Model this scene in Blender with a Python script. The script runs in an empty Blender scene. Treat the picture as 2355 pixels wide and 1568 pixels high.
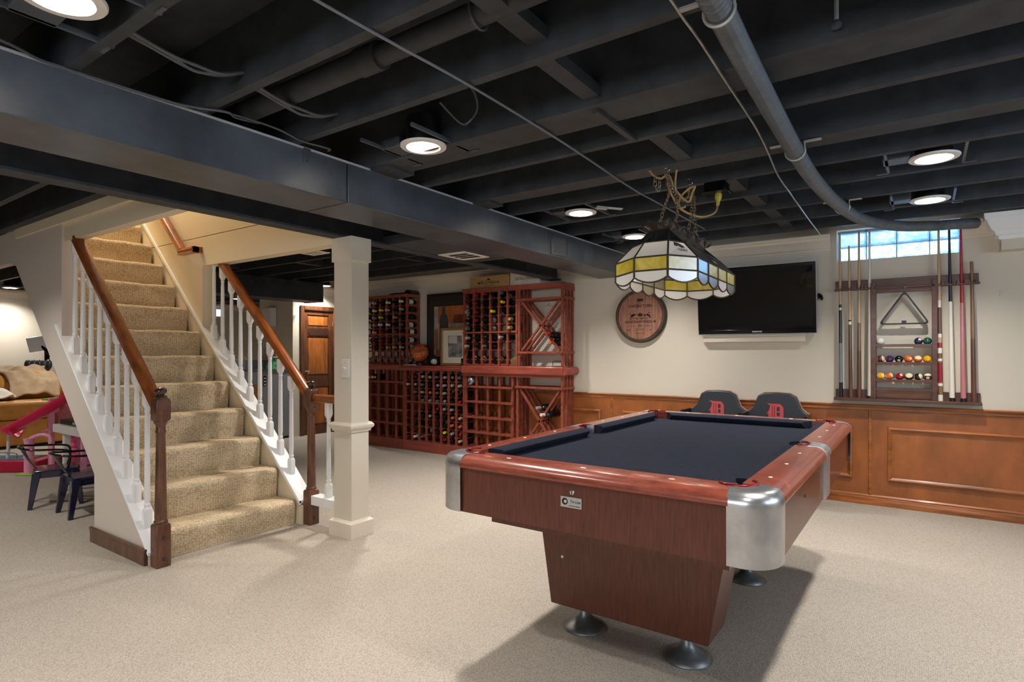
import bpy, bmesh, math, random
from mathutils import Vector, Matrix
random.seed(7)
S = bpy.context.scene
C = S.collection
R = math.radians
PI = math.pi

# ---------------------------------------------------------------- camera
cam_d = bpy.data.cameras.new('camera'); cam = bpy.data.objects.new('camera', cam_d); C.objects.link(cam)
cam.location = (0, 0, 1.13); cam.rotation_euler = (R(90), 0, R(35.04))
cam_d.sensor_width = 36; cam_d.lens = 1345 / 2355 * 36; cam_d.shift_y = 26 / 2355
cam_d.clip_start = 0.02; cam_d.clip_end = 100
S.camera = cam
# ---------------------------------------------------------------- exposure
S.view_settings.view_transform = 'Standard'; S.view_settings.look = 'None'
S.view_settings.gamma = 1; S.view_settings.use_curve_mapping = False
S.view_settings.exposure = 0.1
# ---------------------------------------------------------------- sky outside the window
W = bpy.data.worlds.new('daylight'); S.world = W; W.use_nodes = True
bg = W.node_tree.nodes['Background']; bg.inputs[0].default_value = (0.42, 0.70, 1.0, 1); bg.inputs[1].default_value = 16
# ---------------------------------------------------------------- lamps
CAN_W = 24.0
WIN_W = {'window_3': 22.0, 'fill_window_4': 45.0}
def disk_light(name, loc, watts, size, col=(1, .955, .90), parent=None):
    d = bpy.data.lights.new(name, 'AREA'); d.shape = 'DISK'; d.size = size; d.energy = watts; d.color = col
    o = bpy.data.objects.new(name, d); C.objects.link(o); o.location = loc
    if parent: o.parent = parent
    return o

# ---------------------------------------------------------------- helpers
def lin(c):
    return tuple((x / 255 / 12.92 if x / 255 <= .04045 else ((x / 255 + .055) / 1.055) ** 2.4) for x in c) + (1,)

class MB:
    """collects shapes; build() links them as one mesh object"""
    def __init__(s): s.v = []; s.f = []; s.m = []; s.cur = 0
    def add(s, vs, fs):
        b = len(s.v); s.v += [Vector(p) for p in vs]
        for f in fs: s.f.append([b + i for i in f]); s.m.append(s.cur)
        return s
    def box(s, x0, x1, y0, y1, z0, z1):
        return s.add([(x0,y0,z0),(x1,y0,z0),(x1,y1,z0),(x0,y1,z0),(x0,y0,z1),(x1,y0,z1),(x1,y1,z1),(x0,y1,z1)],
                     [(0,3,2,1),(4,5,6,7),(0,1,5,4),(1,2,6,5),(2,3,7,6),(3,0,4,7)])
    def cbox(s, c, d, M=None):
        x, y, z = d[0] / 2, d[1] / 2, d[2] / 2
        vs = [Vector(p) for p in ((-x,-y,-z),(x,-y,-z),(x,y,-z),(-x,y,-z),(-x,-y,z),(x,-y,z),(x,y,z),(-x,y,z))]
        if M is not None: vs = [M @ p for p in vs]
        return s.add([p + Vector(c) for p in vs], [(0,3,2,1),(4,5,6,7),(0,1,5,4),(1,2,6,5),(2,3,7,6),(3,0,4,7)])
    def bar(s, p0, p1, w, h, up=(0, 0, 1)):
        p0, p1, up = Vector(p0), Vector(p1), Vector(up)
        d = (p1 - p0).normalized(); sd = d.cross(up)
        if sd.length < 1e-5: sd = d.cross(Vector((1, 0, 0)))
        sd.normalize(); u = sd.cross(d)
        a, b = sd * w / 2, u * h / 2
        vs = [p0-a-b, p0+a-b, p0+a+b, p0-a+b, p1-a-b, p1+a-b, p1+a+b, p1-a+b]
        return s.add(vs, [(0,3,2,1),(4,5,6,7),(0,1,5,4),(1,2,6,5),(2,3,7,6),(3,0,4,7)])
    def prism(s, pts, ext):
        n = len(pts); e = Vector(ext); a = [Vector(p) for p in pts]
        return s.add(a + [p + e for p in a], [tuple(range(n))[::-1], tuple(range(n, 2 * n))] + [(i, (i + 1) % n, n + (i + 1) % n, n + i) for i in range(n)])
    def poly(s, pts): return s.add(pts, [tuple(range(len(pts)))])
    def tube(s, path, r, n=8, closed=False, cap=True):
        P = [Vector(p) for p in path]; k = len(P); rr = r if isinstance(r, (list, tuple)) else [r] * k
        vs = []; prev = None
        for i, p in enumerate(P):
            a = P[(i - 1) % k] if (closed or i > 0) else p
            b = P[(i + 1) % k] if (closed or i < k - 1) else p
            t = (b - a).normalized()
            if prev is None:
                u = t.cross(Vector((0, 0, 1)))
                if u.length < .05: u = t.cross(Vector((1, 0, 0)))
            else: u = prev - t * prev.dot(t)
            u.normalize(); prev = u; w = t.cross(u)
            for j in range(n):
                an = 2 * PI * j / n; vs.append(p + (u * math.cos(an) + w * math.sin(an)) * rr[i])
        fs = []
        for i in range(k if closed else k - 1):
            i2 = (i + 1) % k
            for j in range(n): fs.append((i*n+j, i*n+(j+1)%n, i2*n+(j+1)%n, i2*n+j))
        if cap and not closed: fs += [tuple(range(n))[::-1], tuple(range((k-1)*n, k*n))]
        return s.add(vs, fs)
    def lathe(s, prof, c=(0, 0, 0), n=16, M=None, cap=True, sq=None):
        """profile [(r,z)]; sq: list of flags making a ring square"""
        vs = []
        for q, (r, z) in enumerate(prof):
            for j in range(n):
                a = 2 * PI * (j + .5) / n
                x, y = math.cos(a), math.sin(a)
                if sq and sq[q]:
                    k = 1 / max(abs(x), abs(y)); x *= k; y *= k
                p = Vector((x * r, y * r, z)); vs.append((M @ p if M is not None else p) + Vector(c))
        k = len(prof); fs = []
        for i in range(k - 1):
            for j in range(n): fs.append((i*n+j, i*n+(j+1)%n, (i+1)*n+(j+1)%n, (i+1)*n+j))
        if cap: fs += [tuple(range(n))[::-1], tuple(range((k-1)*n, k*n))]
        return s.add(vs, fs)
    def ball(s, c, r, n=16, m=10, sc=(1, 1, 1)):
        pr = [(max(1e-4, math.sin(PI * i / m)) * r, -math.cos(PI * i / m) * r) for i in range(m + 1)]
        M = Matrix.Diagonal(sc)
        return s.lathe(pr, c, n, M)
    def sweep(s, prof, p0, p1, out, up=(0, 0, 1), m0=0, m1=0):
        """moulding profile [(o,u)] extruded from p0 to p1; o along out, u along up; m0/m1 mitre the ends"""
        p0, p1, out, up = Vector(p0), Vector(p1), Vector(out), Vector(up); d = (p1 - p0).normalized(); n = len(prof)
        vs = [p0 + out * o + up * u + d * (m0 * o) for o, u in prof] + [p1 + out * o + up * u + d * (m1 * o) for o, u in prof]
        return s.add(vs, [tuple(range(n)), tuple(range(n, 2*n))[::-1]] + [(i, n + i, n + (i+1) % n, (i+1) % n) for i in range(n)])
    def mesh(s, name, mats, off=Vector((0,0,0)), smooth=None):
        me = bpy.data.meshes.new(name)
        me.from_pydata([tuple(p - off) for p in s.v], [], s.f)
        for m in (mats if isinstance(mats, (list, tuple)) else [mats]): me.materials.append(m)
        if any(s.m): me.polygons.foreach_set('material_index', s.m)
        b = bmesh.new(); b.from_mesh(me); bmesh.ops.recalc_face_normals(b, faces=b.faces); b.to_mesh(me); b.free()
        if smooth is not None:
            me.polygons.foreach_set('use_smooth', [True] * len(me.polygons)); me.set_sharp_from_angle(angle=R(smooth))
        me.update(); return me
    def build(s, name, mats, parent=None, smooth=None, bevel=0, seg=2, origin=None):
        if parent is not None: off = WL[parent.name]
        elif origin is not None: off = Vector(origin)
        else:
            lo = [min(p[i] for p in s.v) for i in range(3)]; hi = [max(p[i] for p in s.v) for i in range(3)]
            off = Vector(((lo[0]+hi[0])/2, (lo[1]+hi[1])/2, lo[2]))
        me = s.mesh(name, mats, off, smooth)
        o = bpy.data.objects.new(name, me); C.objects.link(o)
        if parent is not None: o.parent = parent; WL[o.name] = WL[parent.name]
        else: o.location = off; WL[o.name] = off
        if bevel:
            b = o.modifiers.new('bevel', 'BEVEL'); b.width = bevel; b.segments = seg; b.limit_method = 'ANGLE'; b.angle_limit = R(40)
            if smooth is None:
                me.polygons.foreach_set('use_smooth', [True] * len(me.polygons)); me.set_sharp_from_angle(angle=R(35))
                b.harden_normals = False
        return o
WL = {}
def tag(o, label, cat, group=None):
    o['label'] = label; o['category'] = cat
    if group: o['group'] = group
    return o
def thing(name, label, cat, loc, group=None):
    o = bpy.data.objects.new(name, None); o.empty_display_size = .05; C.objects.link(o); o.location = loc; WL[o.name] = Vector(loc)
    return tag(o, label, cat, group)
def struct(o): o['kind'] = 'structure'; return o
def place(me, name, parent, loc, rot=(0, 0, 0), scale=None):
    """another part sharing mesh data; loc in world space"""
    o = bpy.data.objects.new(name, me); C.objects.link(o); o.parent = parent
    o.location = Vector(loc) - WL[parent.name]; o.rotation_euler = rot
    if scale: o.scale = scale
    WL[o.name] = WL[parent.name]
    return o
def dup(root, loc, rotz=0, label=None):
    r = root.copy(); C.objects.link(r); r.location = loc; r.rotation_euler = (0, 0, rotz); WL[r.name] = Vector(loc)
    if label: r['label'] = label
    for ch in list(root.children):
        c = ch.copy(); C.objects.link(c); c.parent = r
        for g in list(ch.children):
            d = g.copy(); C.objects.link(d); d.parent = c
    return r
def text_obj(name, body, loc, size, rot, m, parent, ext=.0006, font_scale_x=1, align='CENTER', shear=0, bold=0):
    cu = bpy.data.curves.new(name, 'FONT'); cu.body = body; cu.size = size; cu.align_x = align; cu.align_y = 'CENTER'
    cu.extrude = ext; cu.resolution_u = 3; cu.shear = shear; cu.offset = bold
    t = bpy.data.objects.new(name, cu); C.objects.link(t)
    dg = bpy.context.evaluated_depsgraph_get(); me = bpy.data.meshes.new_from_object(t.evaluated_get(dg)); bpy.data.objects.remove(t)
    me.materials.clear(); me.materials.append(m)
    o = bpy.data.objects.new(name, me); C.objects.link(o); o.parent = parent
    o.location = Vector(loc) - WL[parent.name]; o.rotation_euler = rot; o.scale = (font_scale_x, 1, 1); WL[o.name] = WL[parent.name]
    return o

# ---------------------------------------------------------------- materials
def mat(name, col, rough=.5, metal=0, var=0, vscale=20, stretch=(1,1,1), bump=0, bscale=60, bstretch=None, spec=.5, emit=None, estr=0, coat=0, dark=None, trans=0, ior=1.45, alpha=1):
    m = bpy.data.materials.new(name); m.use_nodes = True; nt = m.node_tree; N = nt.nodes; L = nt.links
    b = N['Principled BSDF']; b.inputs['Base Color'].default_value = lin(col); b.inputs['Roughness'].default_value = rough
    b.inputs['Metallic'].default_value = metal; b.inputs['Specular IOR Level'].default_value = spec; b.inputs['Coat Weight'].default_value = coat
    b.inputs['Coat Roughness'].default_value = .08
    b.inputs['Transmission Weight'].default_value = trans; b.inputs['IOR'].default_value = ior; b.inputs['Alpha'].default_value = alpha
    if emit: b.inputs['Emission Color'].default_value = lin(emit); b.inputs['Emission Strength'].default_value = estr
    if var or bump:
        tc = N.new('ShaderNodeTexCoord')
    if var or dark:
        mp = N.new('ShaderNodeMapping'); mp.inputs['Scale'].default_value = stretch; L.new(tc.outputs['Object'], mp.inputs[0])
        nz = N.new('ShaderNodeTexNoise'); nz.inputs['Scale'].default_value = vscale; nz.inputs['Detail'].default_value = 6; nz.inputs['Roughness'].default_value = .62
        L.new(mp.outputs[0], nz.inputs['Vector'])
        rp = N.new('ShaderNodeValToRGB'); L.new(nz.outputs['Fac'], rp.inputs[0])
        d = dark or tuple(x * (1 - var) for x in col); l = tuple(min(255, x * (1 + var * .7)) for x in col)
        rp.color_ramp.elements[0].position = .3; rp.color_ramp.elements[1].position = .7
        rp.color_ramp.elements[0].color = lin(d); rp.color_ramp.elements[1].color = lin(l)
        L.new(rp.outputs[0], b.inputs['Base Color'])
    if bump:
        mp2 = N.new('ShaderNodeMapping'); mp2.inputs['Scale'].default_value = bstretch or stretch; L.new(tc.outputs['Object'], mp2.inputs[0])
        n2 = N.new('ShaderNodeTexNoise'); n2.inputs['Scale'].default_value = bscale; n2.inputs['Detail'].default_value = 3; L.new(mp2.outputs[0], n2.inputs['Vector'])
        bp = N.new('ShaderNodeBump'); bp.inputs['Strength'].default_value = bump; bp.inputs['Distance'].default_value = .004
        L.new(n2.outputs['Fac'], bp.inputs['Height']); L.new(bp.outputs[0], b.inputs['Normal'])
    return m
def weave(name, col, dark, scale, bump, sx=1, sy=1, sz=1, mottle=1.1):
    """looped carpet: small cells with darker gaps"""
    m = bpy.data.materials.new(name); m.use_nodes = True; nt = m.node_tree; N = nt.nodes; L = nt.links
    b = N['Principled BSDF']; b.inputs['Roughness'].default_value = .95; b.inputs['Specular IOR Level'].default_value = .1
    tc = N.new('ShaderNodeTexCoord'); mp = N.new('ShaderNodeMapping'); mp.inputs['Scale'].default_value = (sx, sy, sz); L.new(tc.outputs['Object'], mp.inputs[0])
    vo = N.new('ShaderNodeTexVoronoi'); vo.inputs['Scale'].default_value = scale; vo.inputs['Randomness'].default_value = .55; L.new(mp.outputs[0], vo.inputs['Vector'])
    nz = N.new('ShaderNodeTexNoise'); nz.inputs['Scale'].default_value = mottle; nz.inputs['Detail'].default_value = 5; L.new(tc.outputs['Object'], nz.inputs['Vector'])
    rp = N.new('ShaderNodeValToRGB'); rp.color_ramp.elements[0].color = lin(col); rp.color_ramp.elements[1].color = lin(dark)
    rp.color_ramp.elements[0].position = .15; rp.color_ramp.elements[1].position = .75; L.new(vo.outputs['Distance'], rp.inputs[0])
    mx = N.new('ShaderNodeMix'); mx.data_type = 'RGBA'; mx.blend_type = 'MULTIPLY'; mx.inputs[0].default_value = .22
    L.new(rp.outputs[0], mx.inputs[6]); L.new(nz.outputs['Fac'], mx.inputs[7]); L.new(mx.outputs[2], b.inputs['Base Color'])
    bp = N.new('ShaderNodeBump'); bp.inputs['Strength'].default_value = bump; bp.inputs['Distance'].default_value = .004; bp.invert = True
    L.new(vo.outputs['Distance'], bp.inputs['Height']); L.new(bp.outputs[0], b.inputs['Normal'])
    return m
M = {}
M['carpet'] = weave('floor_carpet', (196, 186, 173), (160, 149, 135), 150, .5)
M['stair'] = weave('stair_carpet', (238, 220, 190), (186, 162, 128), 105, .7, 1, .62, 1.2, 5)
M['wall'] = mat('cream_paint', (214, 205, 188), .75, bump=.05, bscale=180)
M['greige'] = mat('greige_paint', (212, 200, 188), .75, bump=.05, bscale=180)
M['trimpaint'] = mat('cream_gloss_trim', (218, 208, 192), .4)
M['cream'] = mat('warm_cream_paint', (226, 211, 182), .7)
M['white'] = mat('white_gloss_paint', (236, 236, 236), .35)
M['black'] = mat('black_sprayed_paint', (54, 58, 63), .62, var=.22, vscale=9, bump=.12, bscale=90)
M['duct'] = mat('black_sprayed_sheet_metal', (74, 79, 86), .36, var=.3, vscale=2.6, bump=.05, bscale=25, spec=.6)
M['duct_edge'] = mat('bare_metal_edge', (196, 200, 206), .35, metal=.2)
M['grey_pipe'] = mat('grey_hose_plastic', (96, 101, 106), .45, var=.1, vscale=14)
M['strap'] = mat('galvanised_strap', (190, 190, 186), .4, metal=.5)
M['wire'] = mat('grey_wire', (120, 122, 128), .5)
M['wire2'] = mat('black_cable_sheath', (86, 88, 92), .5)
M['wain'] = mat('stained_maple_panel', (152, 88, 44), .38, var=.2, vscale=3.0, stretch=(1.6, 1.6, .8), coat=.15)
M['wainr'] = mat('stained_maple_rail', (150, 90, 46), .35, var=.3, vscale=4, stretch=(.8, 3, 6), coat=.2)
M['base'] = mat('knotty_pine_stain', (150, 86, 38), .38, var=.4, vscale=4, stretch=(.6, 3, 7), coat=.15)
M['mahog'] = mat('mahogany_veneer', (92, 47, 33), .3, var=.2, vscale=16, stretch=(9, 9, .7), coat=.15)
M['rail'] = mat('mahogany_rail_laminate', (136, 68, 52), .26, var=.22, vscale=6, stretch=(2, 2, 14), coat=.35)
M['rack'] = mat('redwood_slat', (138, 68, 50), .5, var=.18, vscale=5, stretch=(4, 4, 4))
M['counter'] = mat('redwood_counter', (152, 72, 58), .38, var=.18, vscale=5, stretch=(1, 6, 6), coat=.2)
M['hand'] = mat('handrail_oak_stain', (142, 76, 32), .28, var=.3, vscale=7, stretch=(.8, 4, 1.4), coat=.4)
M['newel'] = mat('dark_walnut_newel', (94, 58, 41), .34, var=.3, vscale=8, stretch=(5, 5, 1), coat=.3)
M['newel_dark'] = mat('darkest_turned_finial', (58, 34, 26), .2, coat=.6)
M['cloth'] = mat('navy_billiard_cloth', (34, 37, 48), .95, var=.16, vscale=60, bump=.15, bscale=300, spec=.1)
M['alu'] = mat('scuffed_cast_aluminium', (196, 196, 198), .3, metal=.9, var=.12, vscale=9, bump=.06, bscale=30)
M['iron'] = mat('dark_pewter_foot', (122, 126, 128), .42, metal=.75, var=.2, vscale=12)
M['redplastic'] = mat('dark_red_pocket_liner', (112, 14, 22), .25, coat=.3)
M['dot'] = mat('pearl_inlay', (232, 226, 214), .3)
M['glassblock'] = None
M['blk'] = mat('plain_black', (18, 18, 20), .4)
M['blkgloss'] = mat('gloss_black_plastic', (12, 12, 14), .12)
M['ink'] = mat('black_ink', (28, 22, 20), .7)
M['chrome'] = mat('chrome', (210, 210, 212), .18, metal=1)
M['brass'] = mat('aged_brass', (190, 160, 110), .32, metal=.8)
M['emit'] = mat('lamp_lens', (255, 255, 255), .5, emit=(255, 248, 236), estr=9)
M['canwhite'] = mat('white_can_trim', (222, 218, 212), .4)
# ================================================================ the setting
WY = 5.095                                   # face of the wall with the television
JZ, JH, JT = 2.034, .235, .038               # joist underside, height, thickness
# floor
struct(MB().box(-11.2, 2.6, -3.0, 7.4, -.06, 0).build('floor', M['carpet']))
# back wall with the window opening
b = MB()
WX0, WX1, WZ0, WZ1 = -.535, .217, 1.822, 2.06
b.box(-5.95, WX0, WY, WY + .22, 0, 2.32); b.box(WX1, 2.4, WY, WY + .22, 0, 2.32)
b.box(WX0, WX1, WY, WY + .22, 0, WZ0); b.box(WX0, WX1, WY, WY + .22, WZ1, 2.32)
wall_back = struct(b.build('wall_back', M['wall']))
struct(MB().box(2.4, 2.6, -3, 5.3, 0, 2.32).build('wall_right', M['wall']))
struct(MB().box(-11.2, 2.6, -3.2, -3, 0, 2.32).build('wall_front', M['wall']))
struct(MB().box(-11.2, -10.77, -3, 7.4, 0, 2.32).build('wall_left', M['wall']))
# nook beyond the wine rack with the panelled door
DX = -6.86
b = MB(); DY0, DY1, DZ = 4.81, 5.37, 1.735
b.box(DX - .15, DX, 4.70, DY0, 0, 2.32); b.box(DX - .15, DX, DY1, 6.4, 0, 2.32); b.box(DX - .15, DX, DY0, DY1, DZ, 2.32)
struct(b.build('wall_door', M['wall']))
struct(MB().box(-7.55, DX - .15, 4.70, 4.82, 0, 2.32).build('wall_speaker', M['wall']))
struct(MB().box(-7.63, -7.55, 4.70, 7.2, 0, 2.32).build('wall_speaker_return', M['wall']))
struct(MB().box(-5.95, -5.83, WY + .22, 6.4, 0, 2.32).build('wall_nook_right', M['wall']))
struct(MB().box(DX - .15, -5.83, 6.4, 6.5, 0, 2.32).build('wall_nook_back', M['wall']))
struct(MB().box(-11.2, -7.55, 7.2, 7.4, 0, 2.32).build('wall_far', M['wall']))

# ceiling: black deck with joists, opening above the stairs
SX0, SX1, SY0, SY1 = -7.2, -2.9, 1.43, 2.40  # stairwell opening
b = MB()
DZ0 = JZ + JH
b.box(SX1, 2.6, -3, 7.4, DZ0, DZ0 + .05); b.box(-11.2, SX0, -3, 7.4, DZ0, DZ0 + .05)
b.box(SX0, SX1, -3, SY0, DZ0, DZ0 + .05); b.box(SX0, SX1, SY1, 7.4, DZ0, DZ0 + .05)
ceiling = struct(b.build('ceiling', M['black'], origin=(0, 0, DZ0)))
jy = 4.767
while jy > -3:
    if SY0 - .05 < jy < SY1 + .02:
        spans = [(-2.9, 2.4), (-10.77, SX0)]
    else:
        spans = [(-10.77, 2.4)]
    for x0, x1 in spans:
        MB().box(x0, x1, jy, jy + JT, JZ, DZ0).build('joist', M['black'], ceiling)
    jy -= .4064
for jy in (5.18, 5.59, 6.0):
    MB().box(-10.77, DX, jy, jy + JT, JZ, DZ0).build('joist', M['black'], ceiling)
    if jy > 5.3: MB().box(DX, -5.83, jy, jy + JT, JZ, DZ0).build('joist', M['black'], ceiling)
# flat boards nailed under two bays, and blocking between joists
for x0, y0, y1 in ((-2.10, 1.965, 2.115), (-2.10, 2.765, 2.88)):
    MB().box(x0, 2.4, y0, y1, JZ + .002, JZ + .03).build('flat_board', M['black'], ceiling)
    MB().box(x0 - .12, x0, y0 - .01, y1 + .02, JZ - .012, JZ + .13).build('board_end', M['black'], ceiling)
def block(x0, x1, y0, y1, z0, z1): MB().box(x0, x1, y0, y1, z0, z1).build('blocking', M['black'], ceiling)
J = lambda k: 4.767 - .4064 * k
block(-1.00, -.93, J(9) + JT, J(8), 2.08, 2.12); block(-1.02, -.955, J(8) + JT, J(7), 2.056, 2.10)
block(-.955, -.885, J(6) + JT, J(5), 2.04, 2.10); MB().box(-1.01, -.985, J(7) + JT, J(6), JZ - .012, JZ + .001).build('blocking', M['black'], ceiling)
block(-.90, -.82, J(4) + JT, J(3), 2.06, 2.16); block(-.88, -.80, J(3) + JT, J(2), 2.06, 2.16); block(-.86, -.78, J(2) + JT, J(1), 2.06, 2.16); block(-.86, -.78, J(1) + JT, J(0), 2.06, 2.16)
for x, k in ((-3.75, 6), (-4.6, 5), (-5.3, 3), (-6.2, 4), (-4.2, 2)): block(x, x + .07, J(k) + JT, J(k - 1), 2.05, 2.12)
# steel beam beside the duct, carried by the boxed post
b = MB(); b.box(-3.01, -2.90, -3, 4.98, 1.838, 1.85); b.box(-2.962, -2.948, -3, 4.98, 1.85, 2.02); b.box(-3.01, -2.90, -3, 4.98, 2.02, 2.033)
struct(b.build('beam', M['black']))
b = MB(); b.box(-2.97, -2.53, 2.70, 3.62, 1.842, 1.90); struct(b.build('trim_1', M['black']))

# wainscot on the back wall
pitch = 1.046; g0 = -.318
k = -6
while g0 + k * pitch < 2.4:
    xa, xb = max(-5.83, g0 + k * pitch), min(2.4, g0 + (k + 1) * pitch)
    k += 1
    if xb <= -5.83: continue
    p = MB().box(xa + .002, xb - .002, WY - .012, WY, .0, .70).build('wainscot_panel', M['wain'], wall_back)
    fx0, fx1, fz0, fz1 = xa + .111, xb - .111, .186, .584
    if fx1 - fx0 > .3:
        b = MB(); pr = [(0, 0), (.016, .004), (.02, .014), (.012, .022), (.006, .03), (0, .03)]
        y = WY - .012; o = (0, -1, 0)
        def mould(p0, p1, inw):
            d = (Vector(p1) - Vector(p0)).normalized()
            vs = [Vector(p0) + Vector(o) * a + Vector(inw) * u + d * u for a, u in pr] + [Vector(p1) + Vector(o) * a + Vector(inw) * u - d * u for a, u in pr]
            n = len(pr); b.add(vs, [(i, n + i, n + (i + 1) % n, (i + 1) % n) for i in range(n)])
        mould((fx0, y, fz0), (fx1, y, fz0), (0, 0, 1)); mould((fx1, y, fz0), (fx1, y, fz1), (-1, 0, 0))
        mould((fx1, y, fz1), (fx0, y, fz1), (0, 0, -1)); mould((fx0, y, fz1), (fx0, y, fz0), (1, 0, 0))
        q = b.build('panel_moulding', M['wainr'], p)
    MB().sweep([(0, 0), (.004, 0), (.009, .008), (.009, .014), (.004, .022), (0, .022)], (xa - .011, WY - .011, .08), (xa - .011, WY - .011, .70), (0, -1, 0), (1, 0, 0)).build('panel_seam', M['wainr'], p)
rail_prof = [(0, 0), (.014, 0), (.016, .012), (.022, .016), (.020, .030), (.030, .038), (.034, .048), (.030, .054), (0, .054)]
struct(MB().sweep(rail_prof, (-5.83, WY, .688), (2.4, WY, .688), (0, -1, 0)).build('trim_2', M['wainr'], smooth=30))
base_prof = [(0, 0), (.026, 0), (.026, .046), (.020, .058), (.022, .066), (.014, .076), (0, .080)]
struct(MB().sweep(base_prof, (-5.83, WY, 0), (2.4, WY, 0), (0, -1, 0)).build('baseboard_back', M['base'], smooth=30))
# crown moulding, broken at the window, then a small boxed soffit with its own crown
crown = [(0, 0), (.008, 0), (.010, .012), (.022, .020), (.030, .040), (.050, .064), (.064, .072), (.068, .088), (.080, .092), (.082, .112), (0, .112)]
struct(MB().sweep(crown, (-5.83, WY, 1.915), (-.575, WY, 1.915), (0, -1, 0)).build('trim_3', M['trimpaint'], smooth=30))
struct(MB().sweep(crown, (.225, WY, 1.915), (.42, WY, 1.915), (0, -1, 0)).build('trim_4', M['trimpaint'], smooth=30))
SF = .425; SY = 4.965
struct(MB().box(SF, 2.4, SY, WY, 1.80, 2.034).build('wall_soffit', M['wall']))
big = [(0, 0), (.010, 0), (.012, .02), (.030, .03), (.034, .05), (.050, .06), (.070, .10), (.074, .12), (.088, .13), (.092, .165), (0, .165)]
struct(MB().sweep(big, (SF - .004, SY, 1.868), (2.4, SY, 1.868), (0, -1, 0), m0=-1).build('trim_5', M['white'], smooth=30))
struct(MB().sweep(big, (SF, SY - .002, 1.868), (SF, WY, 1.868), (-1, 0, 0), m0=-1).build('trim_6', M['white'], smooth=30))
for nm, x0, x1 in (('trim_7', -7.55, DX),): struct(MB().sweep(crown, (x0, 4.70, 1.925), (x1, 4.70, 1.925), (0, -1, 0)).build(nm, M['trimpaint'], smooth=30))
struct(MB().sweep(crown, (DX, 4.70, 1.925), (DX, 6.4, 1.925), (1, 0, 0)).build('trim_8', M['trimpaint'], smooth=30))
struct(MB().sweep(crown, (-10.77, -3, 1.915), (-10.77, 7.2, 1.915), (1, 0, 0)).build('trim_9', M['trimpaint'], smooth=30))
# small wainscot in the nook
struct(MB().box(DX, DX + .012, DY1 + .08, 6.4, 0, .74).build('trim_10', M['wain']))
struct(MB().box(-10.77, -10.755, 4.4, 7.2, 0, .72).build('trim_11', M['wain']))

# window of glass blocks
M['block'] = bpy.data.materials.new('wavy_glass_block')
m = M['block']; m.use_nodes = True; nt = m.node_tree; N = nt.nodes; L = nt.links; N.clear()
out = N.new('ShaderNodeOutputMaterial'); mixs = N.new('ShaderNodeMixShader'); tr = N.new('ShaderNodeBsdfTransparent'); gl = N.new('ShaderNodeBsdfGlossy'); tl = N.new('ShaderNodeBsdfTranslucent'); mix2 = N.new('ShaderNodeMixShader')
tc = N.new('ShaderNodeTexCoord'); nz = N.new('ShaderNodeTexNoise'); nz.inputs['Scale'].default_value = 16; nz.inputs['Detail'].default_value = 2; nz.inputs['Distortion'].default_value = 1.6
L.new(tc.outputs['Object'], nz.inputs['Vector'])
rp = N.new('ShaderNodeValToRGB'); rp.color_ramp.elements[0].position = .40; rp.color_ramp.elements[0].color = (.30, .50, .66, 1); rp.color_ramp.elements[1].position = .56; rp.color_ramp.elements[1].color = (.97, 1, 1, 1)
L.new(nz.outputs['Fac'], rp.inputs[0]); L.new(rp.outputs[0], tr.inputs[0]); tl.inputs[0].default_value = (.8, .92, 1, 1)
bp = N.new('ShaderNodeBump'); bp.inputs['Strength'].default_value = .6; bp.inputs['Distance'].default_value = .01; L.new(nz.outputs['Fac'], bp.inputs['Height']); L.new(bp.outputs[0], gl.inputs['Normal'])
gl.inputs['Roughness'].default_value = .08
mix2.inputs[0].default_value = .3; L.new(tr.outputs[0], mix2.inputs[1]); L.new(tl.outputs[0], mix2.inputs[2])
mixs.inputs[0].default_value = .12; L.new(mix2.outputs[0], mixs.inputs[1]); L.new(gl.outputs[0], mixs.inputs[2]); L.new(mixs.outputs[0], out.inputs[0])
M['rimglass'] = mat('pale_glass_rim', (214, 236, 255), .1, trans=.0, alpha=.35)
M['mortar'] = mat('pale_blue_mortar', (150, 160, 172), .8)
win = bpy.data.objects.new('window_1', None); C.objects.link(win); win.location = (-.16, WY + .07, WZ0); WL[win.name] = win.location.copy(); struct(win)
GX = [-.535, -.3475, -.155, .045, .217]
for i in range(4):
    for j in range(2):
        x0, x1 = GX[i] + .0025, GX[i + 1] - .0025; z0 = 1.834 + j * .106; z1 = z0 + .102; yy = WY + .075
        b = MB(); b.prism([(x0, yy, z0), (x1, yy, z0), (x1, yy, z1), (x0, yy, z1)], (0, .07, 0))
        gb = b.build('glass_block', M['block'], win, bevel=.006)
        r = MB(); t = .010
        r.box(x0 + .001, x0 + t, yy - .003, yy + .001, z0 + .001, z1 - .001); r.box(x1 - t, x1 - .001, yy - .003, yy + .001, z0 + .001, z1 - .001)
        r.box(x0 + t, x1 - t, yy - .003, yy + .001, z0 + .001, z0 + t); r.box(x0 + t, x1 - t, yy - .003, yy + .001, z1 - t, z1 - .001)
        r.build('block_rim', M['rimglass'], gb)
b = MB(); yy = WY + .08
for x in GX: b.box(max(WX0, x - .003), min(WX1, x + .003), yy, yy + .06, WZ0, WZ1)
for z0, z1 in ((WZ0, 1.834), (1.936, 1.940), (2.042, WZ1)): b.box(WX0 + .006, WX1 - .006, yy, yy + .06, z0, z1)
b.build('mortar_joint', M['mortar'], win)
sl = MB(); sl.box(WX0, WX1, WY, WY + .08, WZ0 - .001, WZ0 + .002); sl.build('window_sill', M['white'], win)
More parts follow.
